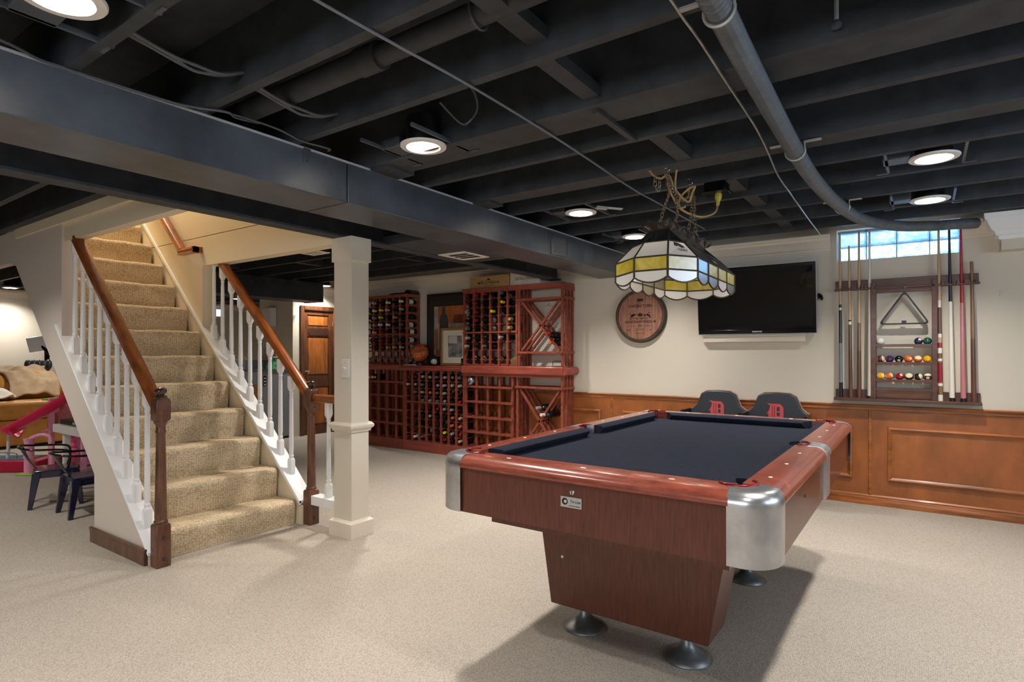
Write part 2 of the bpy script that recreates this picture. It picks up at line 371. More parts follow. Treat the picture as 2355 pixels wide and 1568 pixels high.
# second small window far away on the left wall
w2 = bpy.data.objects.new('window_2', None); C.objects.link(w2); w2.location = (-10.76, 5.7, 1.93); WL[w2.name] = w2.location.copy(); struct(w2)
M['daypane'] = mat('daylit_pane', (235, 245, 255), .3, emit=(190, 222, 255), estr=1.6)
MB().box(-10.765, -10.755, 5.55, 5.86, 1.80, 2.02).build('pane', M['daypane'], w2)
b = MB()
for a in ((5.53, 5.55, 1.78, 2.03), (5.86, 5.88, 1.78, 2.03), (5.55, 5.86, 1.78, 1.80), (5.55, 5.86, 2.02, 2.034)): b.box(-10.77, -10.74, *a)
b.build('window_frame', M['white'], w2)

# unseen: side window lights duct, lamp, table rail; rear one added to brighten upright faces
for nm, bx_, lr, ll_, sz in (('window_3', (2.36, 2.40, 1.0, 3.4, 1.25, 1.95), (0, R(90), 0), (2.33, 2.2, 1.6), (.66, 2.3)), ('fill_window_4', (-1.6, .9, -3.0, -2.96, 1.1, 1.95), (R(90), 0, 0), (-.35, -2.93, 1.52), (2.4, .8))):
    w3 = bpy.data.objects.new(nm, None); C.objects.link(w3); w3.location = ll_; WL[w3.name] = Vector(ll_); struct(w3)
    MB().box(*bx_).build('pane', M['daypane'], w3)
    d = bpy.data.lights.new(nm + '_daylight', 'AREA'); d.shape = 'RECTANGLE'; d.size, d.size_y = sz; d.energy = WIN_W[nm]; d.color = (.62, .80, 1) if nm == 'window_3' else (.97, .98, 1)
    o = bpy.data.objects.new(nm + '_daylight', d); C.objects.link(o); o.location = ll_; o.rotation_euler = lr

# ================================================================ recessed lamps
def can(x, y, label, watts=CAN_W, bracket=True, visible=True):
    t = thing('recessed_light', label, 'light', (x, y, JZ - .004), 'recessed ceiling lights')
    z = JZ - .004
    MB().lathe([(.070, z), (.074, z - .006), (.098, z - .004), (.101, z), (.101, z + .004), (.070, z + .004)], (x, y, 0), 40, cap=False).build('trim_ring', M['canwhite'], t, smooth=40)
    MB().lathe([(.071, z), (.062, z + .03), (.050, z + .062)], (x, y, 0), 40, cap=False).build('baffle', M['canwhite'], t, smooth=60)
    MB().lathe([(.074, z + .004), (.074, z + .12), (.001, z + .12)], (x, y, 0), 20, cap=False).build('housing', M['blk'], t, smooth=40)
    MB().lathe([(.050, z + .064), (.0001, z + .066)], (x, y, 0), 24, cap=False).build('lens', M['emit'], t)
    if bracket:
        b = MB(); b.box(x - .20, x - .09, y - .06, y + .05, z + .006, z + .05); b.build('junction_box', M['duct'], t, bevel=.004)
        for s in (-1, 1):
            b = MB()
            xx = x + s * .115 + (-.07 if s < 0 else 0)
            b.box(xx - .006, xx + .006, y - .19, y + .19, z + .006, z + .02); b.box(xx - (.05 if s < 0 else 0), xx + (0 if s < 0 else .05), y + .17, y + .182, z + .001, z + .005)
            b.build('hanger_bar', M['duct'], t)
    d = disk_light('lamp_light', (0, 0, .060), watts, .088, parent=t)
    return t
can(-1.787, 1.873, 'recessed light nearest the left duct, beside the loose coil of wire')
can(-1.804, 3.347, 'small recessed light between the duct and the long dark tool on the joist')
can(.045, 3.339, 'larger of the two recessed lights with metal brackets, over the table end')
can(.037, 4.245, 'recessed light with metal bracket nearest the glass block window')
can(-1.788, .557, 'recessed light cut off by the top edge of the photo')
can(-1.83, 4.277, 'recessed light half hidden behind the stained glass lamp')
can(-10.4, 2.66, 'far recessed light over the tan sofa')
can(-6.74, 3.59, 'recessed light glimpsed between the top balusters of the right railing', bracket=False)
can(-6.62, 5.02, 'tiny far recessed light seen past the white post, near the panelled door', bracket=False)
for x, y, lab in ((.04, 1.65, 'recessed light above the photo over the near end of the pool table'), (.04, .35, 'unseen recessed light above the camera'), (-1.8, -1.0, 'unseen recessed light behind the camera on the duct side'), (.04, -1.0, 'unseen recessed light behind the camera in line with the window lights'), (1.6, 2.4, 'unseen recessed light beyond the right edge of the photo'), (-4.6, .5, 'added unseen recessed light over the carpet in front of the staircase'), (-6.8, .5, 'added unseen recessed light over the play corner'), (-8.6, .7, 'added unseen recessed light over the left end of the sofa'), (-3.3, 4.15, 'added recessed light hidden by the steel beam, in front of the right wine racks'), (-3.3, 3.0, 'added recessed light hidden by the steel beam, behind the white post'), (-8.6, 2.9, 'added recessed light hidden behind the staircase'), (-9.4, 5.4, 'added recessed light hidden behind the boxed black duct'), (-3.3, -.6, 'unseen recessed light beside the steel beam behind the camera')):
    can(x, y, lab, bracket=False)  # unseen cans, most of them added for the light they give
disk_light('stairwell_fill', (-5.4, 1.93, 3.75), 30, .3, (1, .86, .66))  # unseen warm light added above the stairs to brighten the stairwell
# stairwell above the ceiling
b = MB(); b.box(-7.3, -2.9, SY0 - .06, SY0, DZ0, 3.9); b.box(-7.3, -2.9, SY1 + .045, SY1 + .10, 2.034, 3.9); b.box(-2.9, -2.84, SY0 - .06, SY1 + .1, DZ0, 3.9); b.box(-7.36, -7.3, SY0 - .06, SY1 + .1, DZ0, 3.9); b.box(-7.36, -2.84, SY0 - .06, SY1 + .1, 3.9, 3.95)
struct(b.build('wall_stairwell', M['cream']))
struct(MB().box(-7.2, -2.9, SY0 - .06, SY0, 2.036, DZ0).build('trim_12', M['black']))
# ================================================================ air duct
duct = thing('air_duct', 'long black sheet metal duct running under the joists toward the wine racks', 'duct', (-2.385, 1.0, 1.838))
for y0, y1 in ((-3, 1.814), (1.822, 3.636), (3.642, 4.190), (4.197, 5.09)):
    MB().box(-2.544, -2.226, y0, y1, 1.838, 2.024).build('duct_section', M['duct'], duct, bevel=.003)
MB().box(-2.234, -2.222, -3, 5.09, 2.024, 2.033).build('top_flange', M['duct_edge'], duct)
for y in (1.818, 3.639, 4.1935): MB().box(-2.53, -2.232, y - .004, y + .004, 1.843, 2.02).build('duct_joint', M['blk'], duct)
g = MB(); g.box(-2.226, -2.219, 3.665, 3.935, 1.852, 1.866); g.box(-2.226, -2.219, 3.665, 3.935, 2.006, 2.020); g.box(-2.226, -2.219, 3.665, 3.70, 1.866, 2.006); g.box(-2.226, -2.219, 3.90, 3.935, 1.866, 2.006)
gr = g.build('vent_grille', M['duct'], duct)
for i in range(11):
    y = 3.709 + i * .0178
    MB().cbox((-2.223, y, 1.936), (.012, .004, .14), Matrix.Rotation(R(35), 3, 'Z')).build('grille_slat', M['duct'], gr)
MB().box(-2.2275, -2.225, 3.70, 3.90, 1.866, 2.006).build('grille_back', M['blk'], gr)
t = thing('bracket_tab', 'small black metal tab hanging on the side of the black duct', 'bracket', (-2.222, 1.59, 1.97))
MB().box(-2.225, -2.221, 1.575, 1.612, 1.965, 2.03).build('tab_plate', M['duct'], t); MB().lathe([(.004, 0), (.003, .003)], (-2.221, 1.593, 1.975), 8, Matrix.Rotation(PI/2, 3, 'Y')).build('tab_screw', M['blk'], t)
def register(x0, x1, y0, y1, z, label):
    t = thing('ceiling_register', label, 'vent', ((x0+x1)/2, (y0+y1)/2, z))
    b = MB(); w = .03; b.box(x0, x1, y0, y0 + w, z - .008, z); b.box(x0, x1, y1 - w, y1, z - .008, z); b.box(x0, x0 + w, y0 + w, y1 - w, z - .008, z); b.box(x1 - w, x1, y0 + w, y1 - w, z - .008, z)
    b.build('register_frame', M['greige'], t, bevel=.003)
    for i in range(4):
        y = y0 + .05 + i * (y1 - y0 - .1) / 3
        MB().cbox(((x0+x1)/2, y, z - .004), (x1 - x0 - .06, .02, .003), Matrix.Rotation(R(25), 3, 'X')).build('louvre', M['greige'], t)
register(-2.88, -2.63, 3.17, 3.46, 1.842, 'square beige ceiling register beside the black duct, right of the white post')
register(-3.63, -3.44, 2.53, 2.66, 1.84, 'dusty pink ceiling register seen above the right stair railing')
t = thing('air_duct', 'black boxed duct ending in front of the panelled door wall', 'duct', (-6.55, 3.7, 1.79))
MB().box(-6.75, -6.40, 2.5, 4.84, 1.79, 2.03).build('duct_body', M['black'], t, bevel=.004)
MB().box(-6.77, -6.38, 4.80, 4.845, 1.785, 1.79).build('duct_lip', M['black'], t)

# pipes, hose, wires under the ceiling
t = thing('drain_pipe', 'fat black pipe running along the joists near the top of the photo', 'pipe', (-1.4, 1.33, 2.06))
MB().tube([(-2.9, 1.33, 2.11), (-1.5, 1.33, 2.11)], .042, 16).build('pipe_run', M['black'], t, smooth=40)
MB().tube([(-1.5, 1.33, 2.11), (1.6, 1.33, 2.11)], .036, 16).build('pipe_run', M['black'], t, smooth=40)
MB().tube([(-1.56, 1.33, 2.11), (-1.46, 1.33, 2.11)], .047, 16).build('pipe_coupling', M['black'], t, smooth=40)
b = MB(); b.tube([(-1.05, 1.33 + .045 * math.cos(a), 2.11 + .045 * math.sin(a)) for a in [R(x) for x in range(-180, 10, 20)]] + [(-1.05, 1.375, 2.26)], .004, 5); b.tube([(-1.05, 1.285, 2.11), (-1.06, 1.27, 2.26)], .003, 5)
b.build('pipe_strap', M['strap'] if False else M['duct'], t)
hose = thing('vacuum_hose', 'grey corrugated flexible hose strapped under the joists, curving to the window', 'hose', (-.43, 2.5, 1.955))
ctrl = [(-.415, .9, 1.995), (-.418, 1.45, 1.995), (-.425, 1.70, 1.994), (-.432, 2.0, 1.992), (-.440, 2.33, 1.993), (-.446, 2.72, 1.994), (-.440, 3.2, 1.985), (-.402, 3.80, 1.984), (-.318, 4.36, 1.985), (-.150, 4.72, 1.985), (.03, 4.86, 1.985), (.20, 4.93, 1.99), (.30, 5.02, 2.0)]
def spline(P, n):
    out = []; P = [Vector(p) for p in P]
    for i in range(len(P) - 1):
        a, b, c, d = P[max(0, i - 1)], P[i], P[i + 1], P[min(len(P) - 1, i + 2)]
        for j in range(n):
            t = j / n; out.append(.5 * ((2*b) + (c - a) * t + (2*a - 5*b + 4*c - d) * t*t + (3*b - a - 3*c + d) * t**3))
    return out + [P[-1]]
pth = spline(ctrl, 40); rad = [.033 + (.0022 if i % 2 else -.0006) for i in range(len(pth))]
MB().tube(pth, rad, 14).build('hose_tube', M['grey_pipe'], hose)
for y, x in ((1.51, -.42), (2.735 + .02, -.446), (3.966, -.388)):
    b = MB(); dx = (0, 1)
    b.tube([(x + .039 * math.cos(a), y, 1.993 + .039 * math.sin(a)) for a in [R(q) for q in range(-190, 20, 15)]], .0045, 6)
    b.box(x - .10, x - .036, y - .009, y + .009, 2.024, 2.030); b.box(x + .036, x + .10, y - .009, y + .009, 2.024, 2.030); b.bar((x - .038, y, 1.995), (x - .036, y, 2.028), .018, .004); b.bar((x + .038, y, 1.995), (x + .036, y, 2.028), .018, .004)
    b.build('hose_strap', M['strap'], hose)
t = thing('wall_bracket', 'white metal bracket at the wall end of the grey hose', 'bracket', (.29, 5.05, 2.0))
b = MB(); b.box(.26, .32, 5.04, 5.09, 2.0, 2.03); b.build('bracket_plate', M['strap'], t, bevel=.003); MB().box(.268, .28, 4.99, 5.04, 1.975, 2.03).build('bracket_arm', M['strap'], t)
def wire(name, pts, r, label, m, cat='cable', n=10): 
    return tag(MB().tube(spline(pts, n), r, 6).build(name, m, smooth=60), label, cat)
wire('cable', [(-1.263, .6, 2.028), (-1.265, .94, 2.028), (-1.258, 1.19, 2.027), (-1.246, 1.57, 2.027), (-1.26, 2.2, 2.028), (-1.30, 2.98, 2.027), (-1.30, 3.46, 2.028), (-1.30, 4.3, 2.03)], .0045, 'thin grey cable stapled straight across the joists toward the stained glass lamp', M['wire'])
wire('cable', [(-.524, 1.1, 2.028), (-.524, 1.458, 2.027), (-.525, 1.55, 2.026), (-.523, 1.687, 2.024), (-.53, 1.94, 2.025), (-.539, 2.335, 2.026), (-.545, 2.52, 2.024), (-.564, 2.784, 2.027), (-.594, 3.189, 2.02), (-.609, 3.569, 2.028), (-.614, 3.914, 2.022), (-.623, 4.183, 2.026), (-.628, 4.62, 2.022), (-.635, 5.03, 2.026)], .0042, 'wavy silver wire stapled to the joists left of the grey hose', M['strap'])
for i, (x, ya, yb_, lab) in enumerate(((-1.925, .80, 1.108, 'bundle of black cables sagging between joists at the upper left'), (-1.945, 1.20, 1.515, 'bundle of thin black cables drooping just left of the black pipe'))):
    t = thing('cable_bundle', lab, 'cable', (x, ya, 2.05))
    for k in range(4):
        d = .009 * k
        MB().tube(spline([(x + d, ya - .06, 2.075), (x - .004 + d, ya + .06, 2.058 - .006 * (k % 2)), (x - .018 + d * 1.2, (ya + yb_) / 2, 2.052 - .007 * (k % 3)), (x - .01 + d, yb_ - .07, 2.060 - .004 * (k % 2)), (x + .02 + d * .4, yb_, 2.085)], 6), .0055, 6).build('cable_strand', M['wire2'], t, smooth=60)
wire('cable', [(-2.10, .20, 2.028), (-2.176, .533, 2.030), (-2.22, .647, 2.028), (-2.215, .80, 2.027), (-2.205, .988, 2.026), (-2.190, 1.079, 2.028), (-2.126, 1.174, 2.026), (-2.150, 1.228, 2.028), (-2.18, 1.342, 2.05)], .0045, 'black cable lying beside the top edge of the duct', M['wire2'])
wire('cable', [(-2.126, 1.20, 2.026), (-2.15, 1.30, 2.04), (-2.165, 1.42, 2.045), (-2.160, 1.52, 2.028), (-2.145, 1.60, 2.026), (-2.15, 1.66, 2.03), (-2.19, 1.68, 2.036)], .0038, 'thin black cable running on past the duct bracket tab', M['wire2'])
t = thing('cable_bundle', 'faint cables fanned over the joist bay at the top left corner', 'cable', (-2.2, .55, 2.1))
for k in range(4): MB().tube(spline([(-2.75 + .05 * k, .30, 2.14), (-2.45 + .04 * k, .42, 2.12 + .01 * k), (-2.20 + .03 * k, .52 + .02 * k, 2.13), (-2.02 + .01 * k, .62, 2.12)], 6), .004, 5).build('cable_strand', M['wire2'], t, smooth=60)
wire('cable', [(-1.52, 1.60, 2.16), (-1.47, 1.68, 2.19), (-1.44, 1.78, 2.16), (-1.46, 1.84, 2.11), (-1.51, 1.85, 2.07), (-1.55, 1.84, 2.07), (-1.58, 1.75, 2.13)], .0045, 'loose coil of black wire right of the nearest recessed light', M['wire2'])
t = thing('wall_pipe', 'short thin grey pipe rising between joists at the top right', 'pipe', (-.22, 1.86, 2.05)); MB().tube([(-.20, 1.895, 2.27), (-.20, 1.895, 2.07)], .006, 8).build('pipe_run', M['strap'], t); MB().lathe([(.014, 0), (.014, .01), (.008, .02)], (-.20, 1.895, 2.055), 10).build('pipe_clip', M['duct'], t)
t = thing('rod_clip', 'flat silver strap sticking down between the small recessed light and the lamp', 'strap', (-1.6, 3.35, 2.0))
b = MB(); b.bar((-1.66, 3.28, 2.035), (-1.54, 3.40, 2.028), .035, .006); b.build('strap_blade', M['duct_edge'], t, bevel=.002); MB().bar((-1.66, 3.28, 2.032), (-1.61, 3.33, 2.027), .045, .012).build('strap_clamp', M['strap'], t)
t = thing('lamp_holder', 'bare brown bulb holder hanging between joists near the top centre', 'bulb holder', (-.69, 1.66, 2.17)); MB().lathe([(.012, .03), (.022, .02), (.024, 0), (.012, -.012)], (-.69, 1.66, 2.18), 12).build('holder_cup', M['brass'], t, smooth=40); MB().tube([(-.69, 1.66, 2.21), (-.70, 1.60, 2.24), (-.72, 1.55, 2.26)], .003, 5).build('holder_wire', M['blk'], t)

# ================================================================ staircase
st = thing('staircase', 'carpeted staircase with white balusters, brown handrails and beige closed sides', 'staircase', (-3.4, 1.9, 0))
NX, NZ, RUN, RISE, LY0, LY1, RY0, RY1 = -3.377, .1565, .203, .1896, 1.431, 1.515, 2.352, 2.44
for k in range(13):
    x, z = NX - RUN * k, NZ + RISE * k
    z0 = z - RISE if k else 0.0
    pts = [(x - .012, z0 - .004), (x - .002, z - .06)]
    for a in range(0, 91, 18): pts.append((x - .030 + .030 * math.cos(R(a)), z - .030 + .030 * math.sin(R(a))))
    pts += [(x - RUN - .03, z), (x - RUN - .03, z0 - .004)]
    # slightly wavy carpet: several slices across the width
    b = MB(); n = 13; m_ = len(pts); rr = random.Random(k)
    ph = rr.random() * 6
    for j in range(n):
        y = LY1 - .02 + (RY0 - .020 - LY1 + .02) * j / (n - 1); wv = .005 * math.sin(j * 1.1 + ph) + .003 * math.sin(j * 2.3 + ph * 2)
        b.v += [Vector((px + (wv if q in (2, 3, 4, 5, 6, 7) else wv * .4 if q == 1 else 0), y, pz + (wv * .5 if q in (5, 6, 7, 8) else 0))) for q, (px, pz) in enumerate(pts)]
    for j in range(n - 1):
        for q in range(m_ - 1): b.f.append([j*m_+q, j*m_+q+1, (j+1)*m_+q+1, (j+1)*m_+q]); b.m.append(0)
    b.f.append(list(range(m_))); b.f.append(list(range((n-1)*m_, n*m_))); b.m += [0, 0]
    b.build('carpet_step', M['stair'], st, smooth=50)
SL = .938
def capz(x, off=0): return .082 + SL * (-3.344 - x) + off
# left closed side
b = MB(); b.prism([(-3.344, LY0, 0), (-3.344, LY0, .075), (-4.5765, LY0, capz(-4.5765) - .006), (-4.5765, LY0, 2.03), (-5.62, LY0, 2.03), (-5.62, LY0, 1.80), (-5.47, LY0, 1.765), (-4.058, LY0, .40), (-4.058, LY0, 0)], (0, .06, 0))
b.build('side_panel', M['greige'], st)
MB().box(-7.2, -5.62, LY0, LY0 + .06, 1.80, 2.03).build('side_panel', M['greige'], st)
b = MB(); b.prism([(-5.45, LY0 - .012, 1.965), (-5.45, LY0 - .012, 2.03), (-2.96, LY0 - .012, 2.03), (-2.96, LY0 - .012, 1.965)], (0, .05, 0)); b.build('header_trim', M['cream'], st)
MB().box(-4.5765, -2.95, LY0 + .012, LY0 + .07, 1.852, 1.965).build('header_beam', M['cream'], st)
def cap(x0, x1, y0, y1, t=.018, up=0):
    b = MB(); b.prism([(x0, y0, capz(x0, up)), (x0, y0, capz(x0, up - t)), (x1, y0, capz(x1, up - t)), (x1, y0, capz(x1, up))], (0, y1 - y0, 0)); return b
cap(-3.335, -4.66, LY0 - .014, LY1 + .012).build('stringer_cap', M['white'], st, bevel=.003)
b = MB(); b.prism([(-3.42, LY1, 0), (-3.42, LY1, capz(-3.42, -.02)), (-7.1, LY1, capz(-7.1, -.02)), (-7.1, LY1, capz(-7.1, -.42)), (-3.9, LY1, .1), (-3.9, LY1, 0)], (0, -.02, 0)); b.build('inner_skirt', M['cream'], st)
b = MB(); b.prism([(-3.36, LY0 - .02, 0), (-3.36, LY0 - .02, .075), (-4.07, LY0 - .02, .075), (-4.07, LY0 - .02, 0)], (0, .02, 0)); b.add([], []); bb = b.build('base_board', M['newel'], st, bevel=.004)
MB().box(-4.07, -4.058, LY0 - .02, LY0 + .06, 0, .075).build('base_board', M['newel'], st, bevel=.004)
MB().sweep([(0, 0), (.012, 0), (.010, .012), (0, .016)], (-3.345, LY0 - .012, .075), (-4.07, LY0 - .012, .075), (0, -1, 0)).build('base_cap', M['newel'], bb)
# right closed side and the full wall above it
b = MB(); b.prism([(-3.37, RY0, 0), (-3.37, RY0, capz(-3.37, .06)), (-4.603, RY0, capz(-4.603, .06)), (-4.603, RY0, 2.034), (-7.2, RY0, 2.034), (-7.2, RY0, 1.9), (-5.5, RY0, 1.75), (-3.75, RY0, 0)], (0, RY1 - RY0, 0)); b.build('side_panel', M['cream'], st)
cap(-3.345, -4.61, RY0 - .014, RY1 + .012, up=.072).build('stringer_cap', M['white'], st, bevel=.003)
cap(-3.345, -7.0, RY0 - .012, RY0 + .002, .03, .074).build('skirt_moulding', M['white'], st)
b = MB(); b.prism([(-7.2, RY0, 2.03), (-7.2, RY0, 3.9), (-2.9, RY0, 3.9), (-2.9, RY0, 2.03)], (0, .048, 0)); b.build('upper_wall', M['cream'], st)
MB().box(-4.603, -2.95, RY0, RY1, 1.805, 2.034).build('header_beam', M['cream'], st)
MB().box(-3.37, -3.34, RY0 - .002, RY1, 0, .12).build('stringer_foot', M['cream'], st)
b = MB(); b.prism([(-3.62, LY0 + .06, 0), (-3.80, LY0 + .06, 0), (-5.95, LY0 + .06, 2.03), (-5.77, LY0 + .06, 2.03)], (0, RY0 - LY0 - .06, 0)); b.build('stair_underside', M['greige'], st)
# newel posts
def newel(cx, cy):
    q = .036; b = MB()
    b.lathe([(q * 1.414, 0), (q * 1.414, .215), (q * 1.2, .227)], (cx, cy, 0), 4); 
    p = b.build('newel_post', M['newel'], st, bevel=.003)
    MB().lathe([(.030, .225), (.034, .232), (.034, .240), (.029, .246), (.030, .262), (.0275, .40), (.024, .60), (.0225, .70), (.026, .706), (.026, .714), (.0225, .72), (.024, .742), (.032, .758), (.034, .766), (.034, .772)], (cx, cy, 0), 24).build('turned_shaft', M['newel'], p, smooth=40)
    MB().lathe([(q * 1.2, .768), (q * 1.414, .780), (q * 1.414, .872), (q * 1.2, .886)], (cx, cy, 0), 4).build('post_block', M['newel'], p, bevel=.003)
    MB().lathe([(.030, .885), (.032, .892), (.026, .900), (.018, .904), (.020, .908), (.029, .918), (.030, .928), (.024, .938), (.012, .944), (.0005, .945)], (cx, cy, 0), 24, cap=False).build('finial', M['newel_dark'], p, smooth=50)
    for z in (.045, .155): MB().lathe([(.010, 0), (.009, .003), (.0005, .004)], (cx + q, cy - .0, z), 12, Matrix.Rotation(PI/2, 3, 'Y'), cap=False).build('bolt_plug', M['newel_dark'], p)
NL, NR = (-3.297, 1.466), (-3.302, 2.400)
newel(*NL); newel(*NR)
hr_prof = [(-.030, -.022), (-.020, -.026), (.020, -.026), (.030, -.022), (.024, -.010), (.031, .004), (.026, .018), (.012, .026), (-.012, .026), (-.026, .018), (-.031, .004), (-.024, -.010)]
def rail(p0, p1, par=st):
    p0, p1 = Vector(p0), Vector(p1); d = (p1 - p0).normalized(); sd = d.cross(Vector((0, 0, 1))).normalized(); up = sd.cross(d)
    b = MB(); b.sweep(hr_prof, p0, p1, sd, up); return b.build('handrail', M['hand'], par, smooth=35)
def railz(x): return .852 + .925 * (-3.33 - x)
rail((-3.33, NL[1], railz(-3.33)), (-4.42, NL[1], railz(-4.42)))
rail((-3.335, NR[1], railz(-3.335) + .005), (-4.43, NR[1], railz(-4.43) - .02))
rail((-3.266, NR[1] + .012, .828), (-2.995, NR[1] + .012, .828))
MB().box(-3.266, -2.995, NR[1] - .03, NR[1] + .05, .135, .195).build('shoe_rail', M['white'], st, bevel=.003)
# balusters: one mesh per height, shaft in between stretched
def baluster_mesh(h, slope):
    b = MB(); q = .0205
    pr = [(q, -.03), (q, .075), (q * .86, .086), (.0135, .094), (.0165, .104), (.0165, .110), (.0125, .116), (.0135, .130), (.0150, .150), (.0125, h - .155), (.0108, h - .125), (.0135, h - .119), (.0135, h - .112), (.011, h - .106), (q * .8, h - .090), (q, h - .078), (q, h)]
    sq = [1, 1, 1, 0, 0, 0, 0, 0, 0, 0, 0, 0, 0, 0, 1, 1, 1]
    b.lathe(pr, (0, 0, 0), 16, Matrix.Rotation(R(45) - R(45), 3, 'Z'), sq=[bool(s) for s in sq])
    for i, p in enumerate(b.v): pass
    return b
def balusters(xs, y, dz=0, up=0):
    me = None
    for x in xs:
        zb, zt = capz(x, up), railz(x) - .036 + dz
        if me is None:
            b = baluster_mesh(zt - zb, SL)
            # square rings: shrink the corner scale so blocks are .042 wide
            for p in b.v:
                pass
            me = b.mesh('baluster', M['white'], smooth=35)
        place(me, 'baluster', st, (x, y, zb))
balusters([-4.470, -4.343, -4.216, -4.089, -3.968, -3.842, -3.716, -3.590, -3.462], NL[1] + .004)
balusters([-4.52, -4.395, -4.27, -4.145, -4.02, -3.895, -3.77, -3.645, -3.52], NR[1], -.012, .072)
b = baluster_mesh(.61, 0); b.v = [p + Vector((-3.135, NR[1] + .01, .195)) for p in b.v]; b.build('baluster', M['white'], st, smooth=35)
# upper rail on the wall, ending in a level turn
UY = RY0 - .055
rail((-4.80, UY, 1.935), (-5.6, UY, 2.72)); rail((-4.60, UY, 1.925), (-4.83, UY, 1.925))
MB().box(-4.63, -4.60, UY - .02, RY0, 1.905, 1.95).build('handrail_return', M['hand'], st)

# ================================================================ boxed post
po = thing('column_post', 'square cream post with banded moulding, standing right of the stairs', 'post', (-2.918, 2.415, 0))
X0, X1, Y0, Y1 = -3.0, -2.835, 2.347, 2.482
MB().box(X0, X1, Y0, Y1, 0, 1.835).build('post_shaft', M['wall'], po, bevel=.003)
e = .022; MB().box(X0 - e, X1 + e, Y0 - e, Y1 + e, 0, .078).build('post_base', M['trimpaint'], po)
def ring_mould(z, prof, nm):
    b = MB()
    cs = [(X0, Y0, -1, -1), (X1, Y0, 1, -1), (X1, Y1, 1, 1), (X0, Y1, -1, 1)]; n = len(prof)
    for x, y, sx, sy in cs: b.v += [Vector((x + sx * o, y + sy * o, z + u)) for o, u in prof]
    for i in range(4):
        for j in range(n): b.f.append([i*n+j, ((i+1)%4)*n+j, ((i+1)%4)*n+(j+1)%n, i*n+(j+1)%n]); b.m.append(0)
    b.build(nm, M['trimpaint'], po, smooth=30)
ring_mould(.078, [(-.002, 0), (e, 0), (e, .010), (.006, .024), (-.002, .026)], 'base_moulding')
ring_mould(.643, [(-.002, 0), (.008, 0), (.010, .012), (.020, .022), (.024, .030), (.024, .040), (.012, .054), (-.002, .058)], 'band_moulding')
MB().box(X0 - .010, X1 + .010, Y0 - .010, Y1 + .010, 1.69, 1.836).build('post_capital', M['wall'], po)
sw = thing('light_switch', 'ivory toggle light switch plate on the cream post', 'switch', (-2.886, Y0, 1.03))
MB().box(-2.924, -2.852, Y0 - .006, Y0, .975, 1.09).build('switch_plate', M['canwhite'], sw, bevel=.003)
MB().cbox((-2.888, Y0 - .012, 1.034), (.010, .020, .012), Matrix.Rotation(R(-30), 3, 'X')).build('toggle', M['canwhite'], sw)
for z in (1.0, 1.065): MB().lathe([(.003, 0), (.002, .001)], (-2.888, Y0 - .006, z), 8, Matrix.Rotation(PI/2, 3, 'X')).build('plate_screw', M['chrome'], sw)
# ================================================================ pool table
TX0, TX1, TY0, TY1 = -1.465, -.306, 1.600, 3.605
pt = thing('pool_table', 'pool table with navy cloth, mahogany sides and scuffed aluminium corner caps', 'pool table', (-.886, 2.6, 0))
ZB, ZL, ZT = .562, .716, .762
D = .120                                                       # corner cap size
# apron panels
for nm, a in (('apron_panel', (TX0 + D - .02, TX1 - D + .02, TY0 + .008, TY0 + .03)), ('apron_panel', (TX0 + D - .02, TX1 - D + .02, TY1 - .03, TY1 - .008)), ('apron_panel', (TX0 + .008, TX0 + .03, TY0 + D - .02, TY1 - D + .02)), ('apron_panel', (TX1 - .03, TX1 - .008, TY0 + D - .02, TY1 - D + .02))):
    MB().box(*a, ZB, ZL + .01).build(nm, M['mahog'], pt)
MB().box(TX0 + .045, TX1 - .045, TY0 + .045, TY1 - .045, ZB + .01, .64).build('slate_frame', M['blk'], pt)
# rails
RW = .108
rp_ = [(.004, ZL), (-.004, ZL + .006), (-.006, ZL + .016), (.000, ZL + .030), (.012, ZL + .040), (.030, ZT), (RW, ZT), (RW, ZL)]
def rail_piece(p0, p1, out, nm='top_rail', mats=None):
    o = Vector(out); b = MB(); b.sweep([(-i, z) for i, z in rp_], p0, p1, o); return b.build(nm, mats or M['rail'], pt, smooth=38)
cy = (TY0 + TY1) / 2
rail_piece((TX0 + D - .004, TY0, 0), (TX1 - D + .004, TY0, 0), (0, -1, 0)); rail_piece((TX0 + D, TY1, 0), (TX1 - D, TY1, 0), (0, 1, 0))
for x, o in ((TX0, -1), (TX1, 1)):
    for y0, y1 in ((TY0 + D - .004, cy - .055), (cy + .055, TY1 - D + .004)): rail_piece((x, y0, 0), (x, y1, 0), (o, 0, 0))
# cushions, mitred at the pockets
cu = [(RW - .001, ZT - .002), (RW + .004, ZT + .001), (RW + .036, ZT - .006), (RW + .044, ZT - .012), (RW + .040, ZT - .024), (RW + .020, ZL + .002), (RW - .001, ZL + .002)]
def cushion(p0, p1, out, m0, m1): b = MB(); b.sweep([(-i, z) for i, z in cu], p0, p1, out, m0=m0, m1=m1); b.build('cushion', M['cloth'], pt, smooth=30)
g = .050                                                       # start of the cushion foot measured from the corner
cushion((TX0 + g + .02, TY0, 0), (TX1 - g - .02, TY0, 0), (0, -1, 0), -1, 1); cushion((TX0 + g + .02, TY1, 0), (TX1 - g - .02, TY1, 0), (0, 1, 0), -1, 1)
for x, o in ((TX0, -1), (TX1, 1)):
    cushion((x, TY0 + g + .02, 0), (x, cy - .035, 0), (o, 0, 0), -1, .25); cushion((x, cy + .035, 0), (x, TY1 - g - .02, 0), (o, 0, 0), -.25, 1)
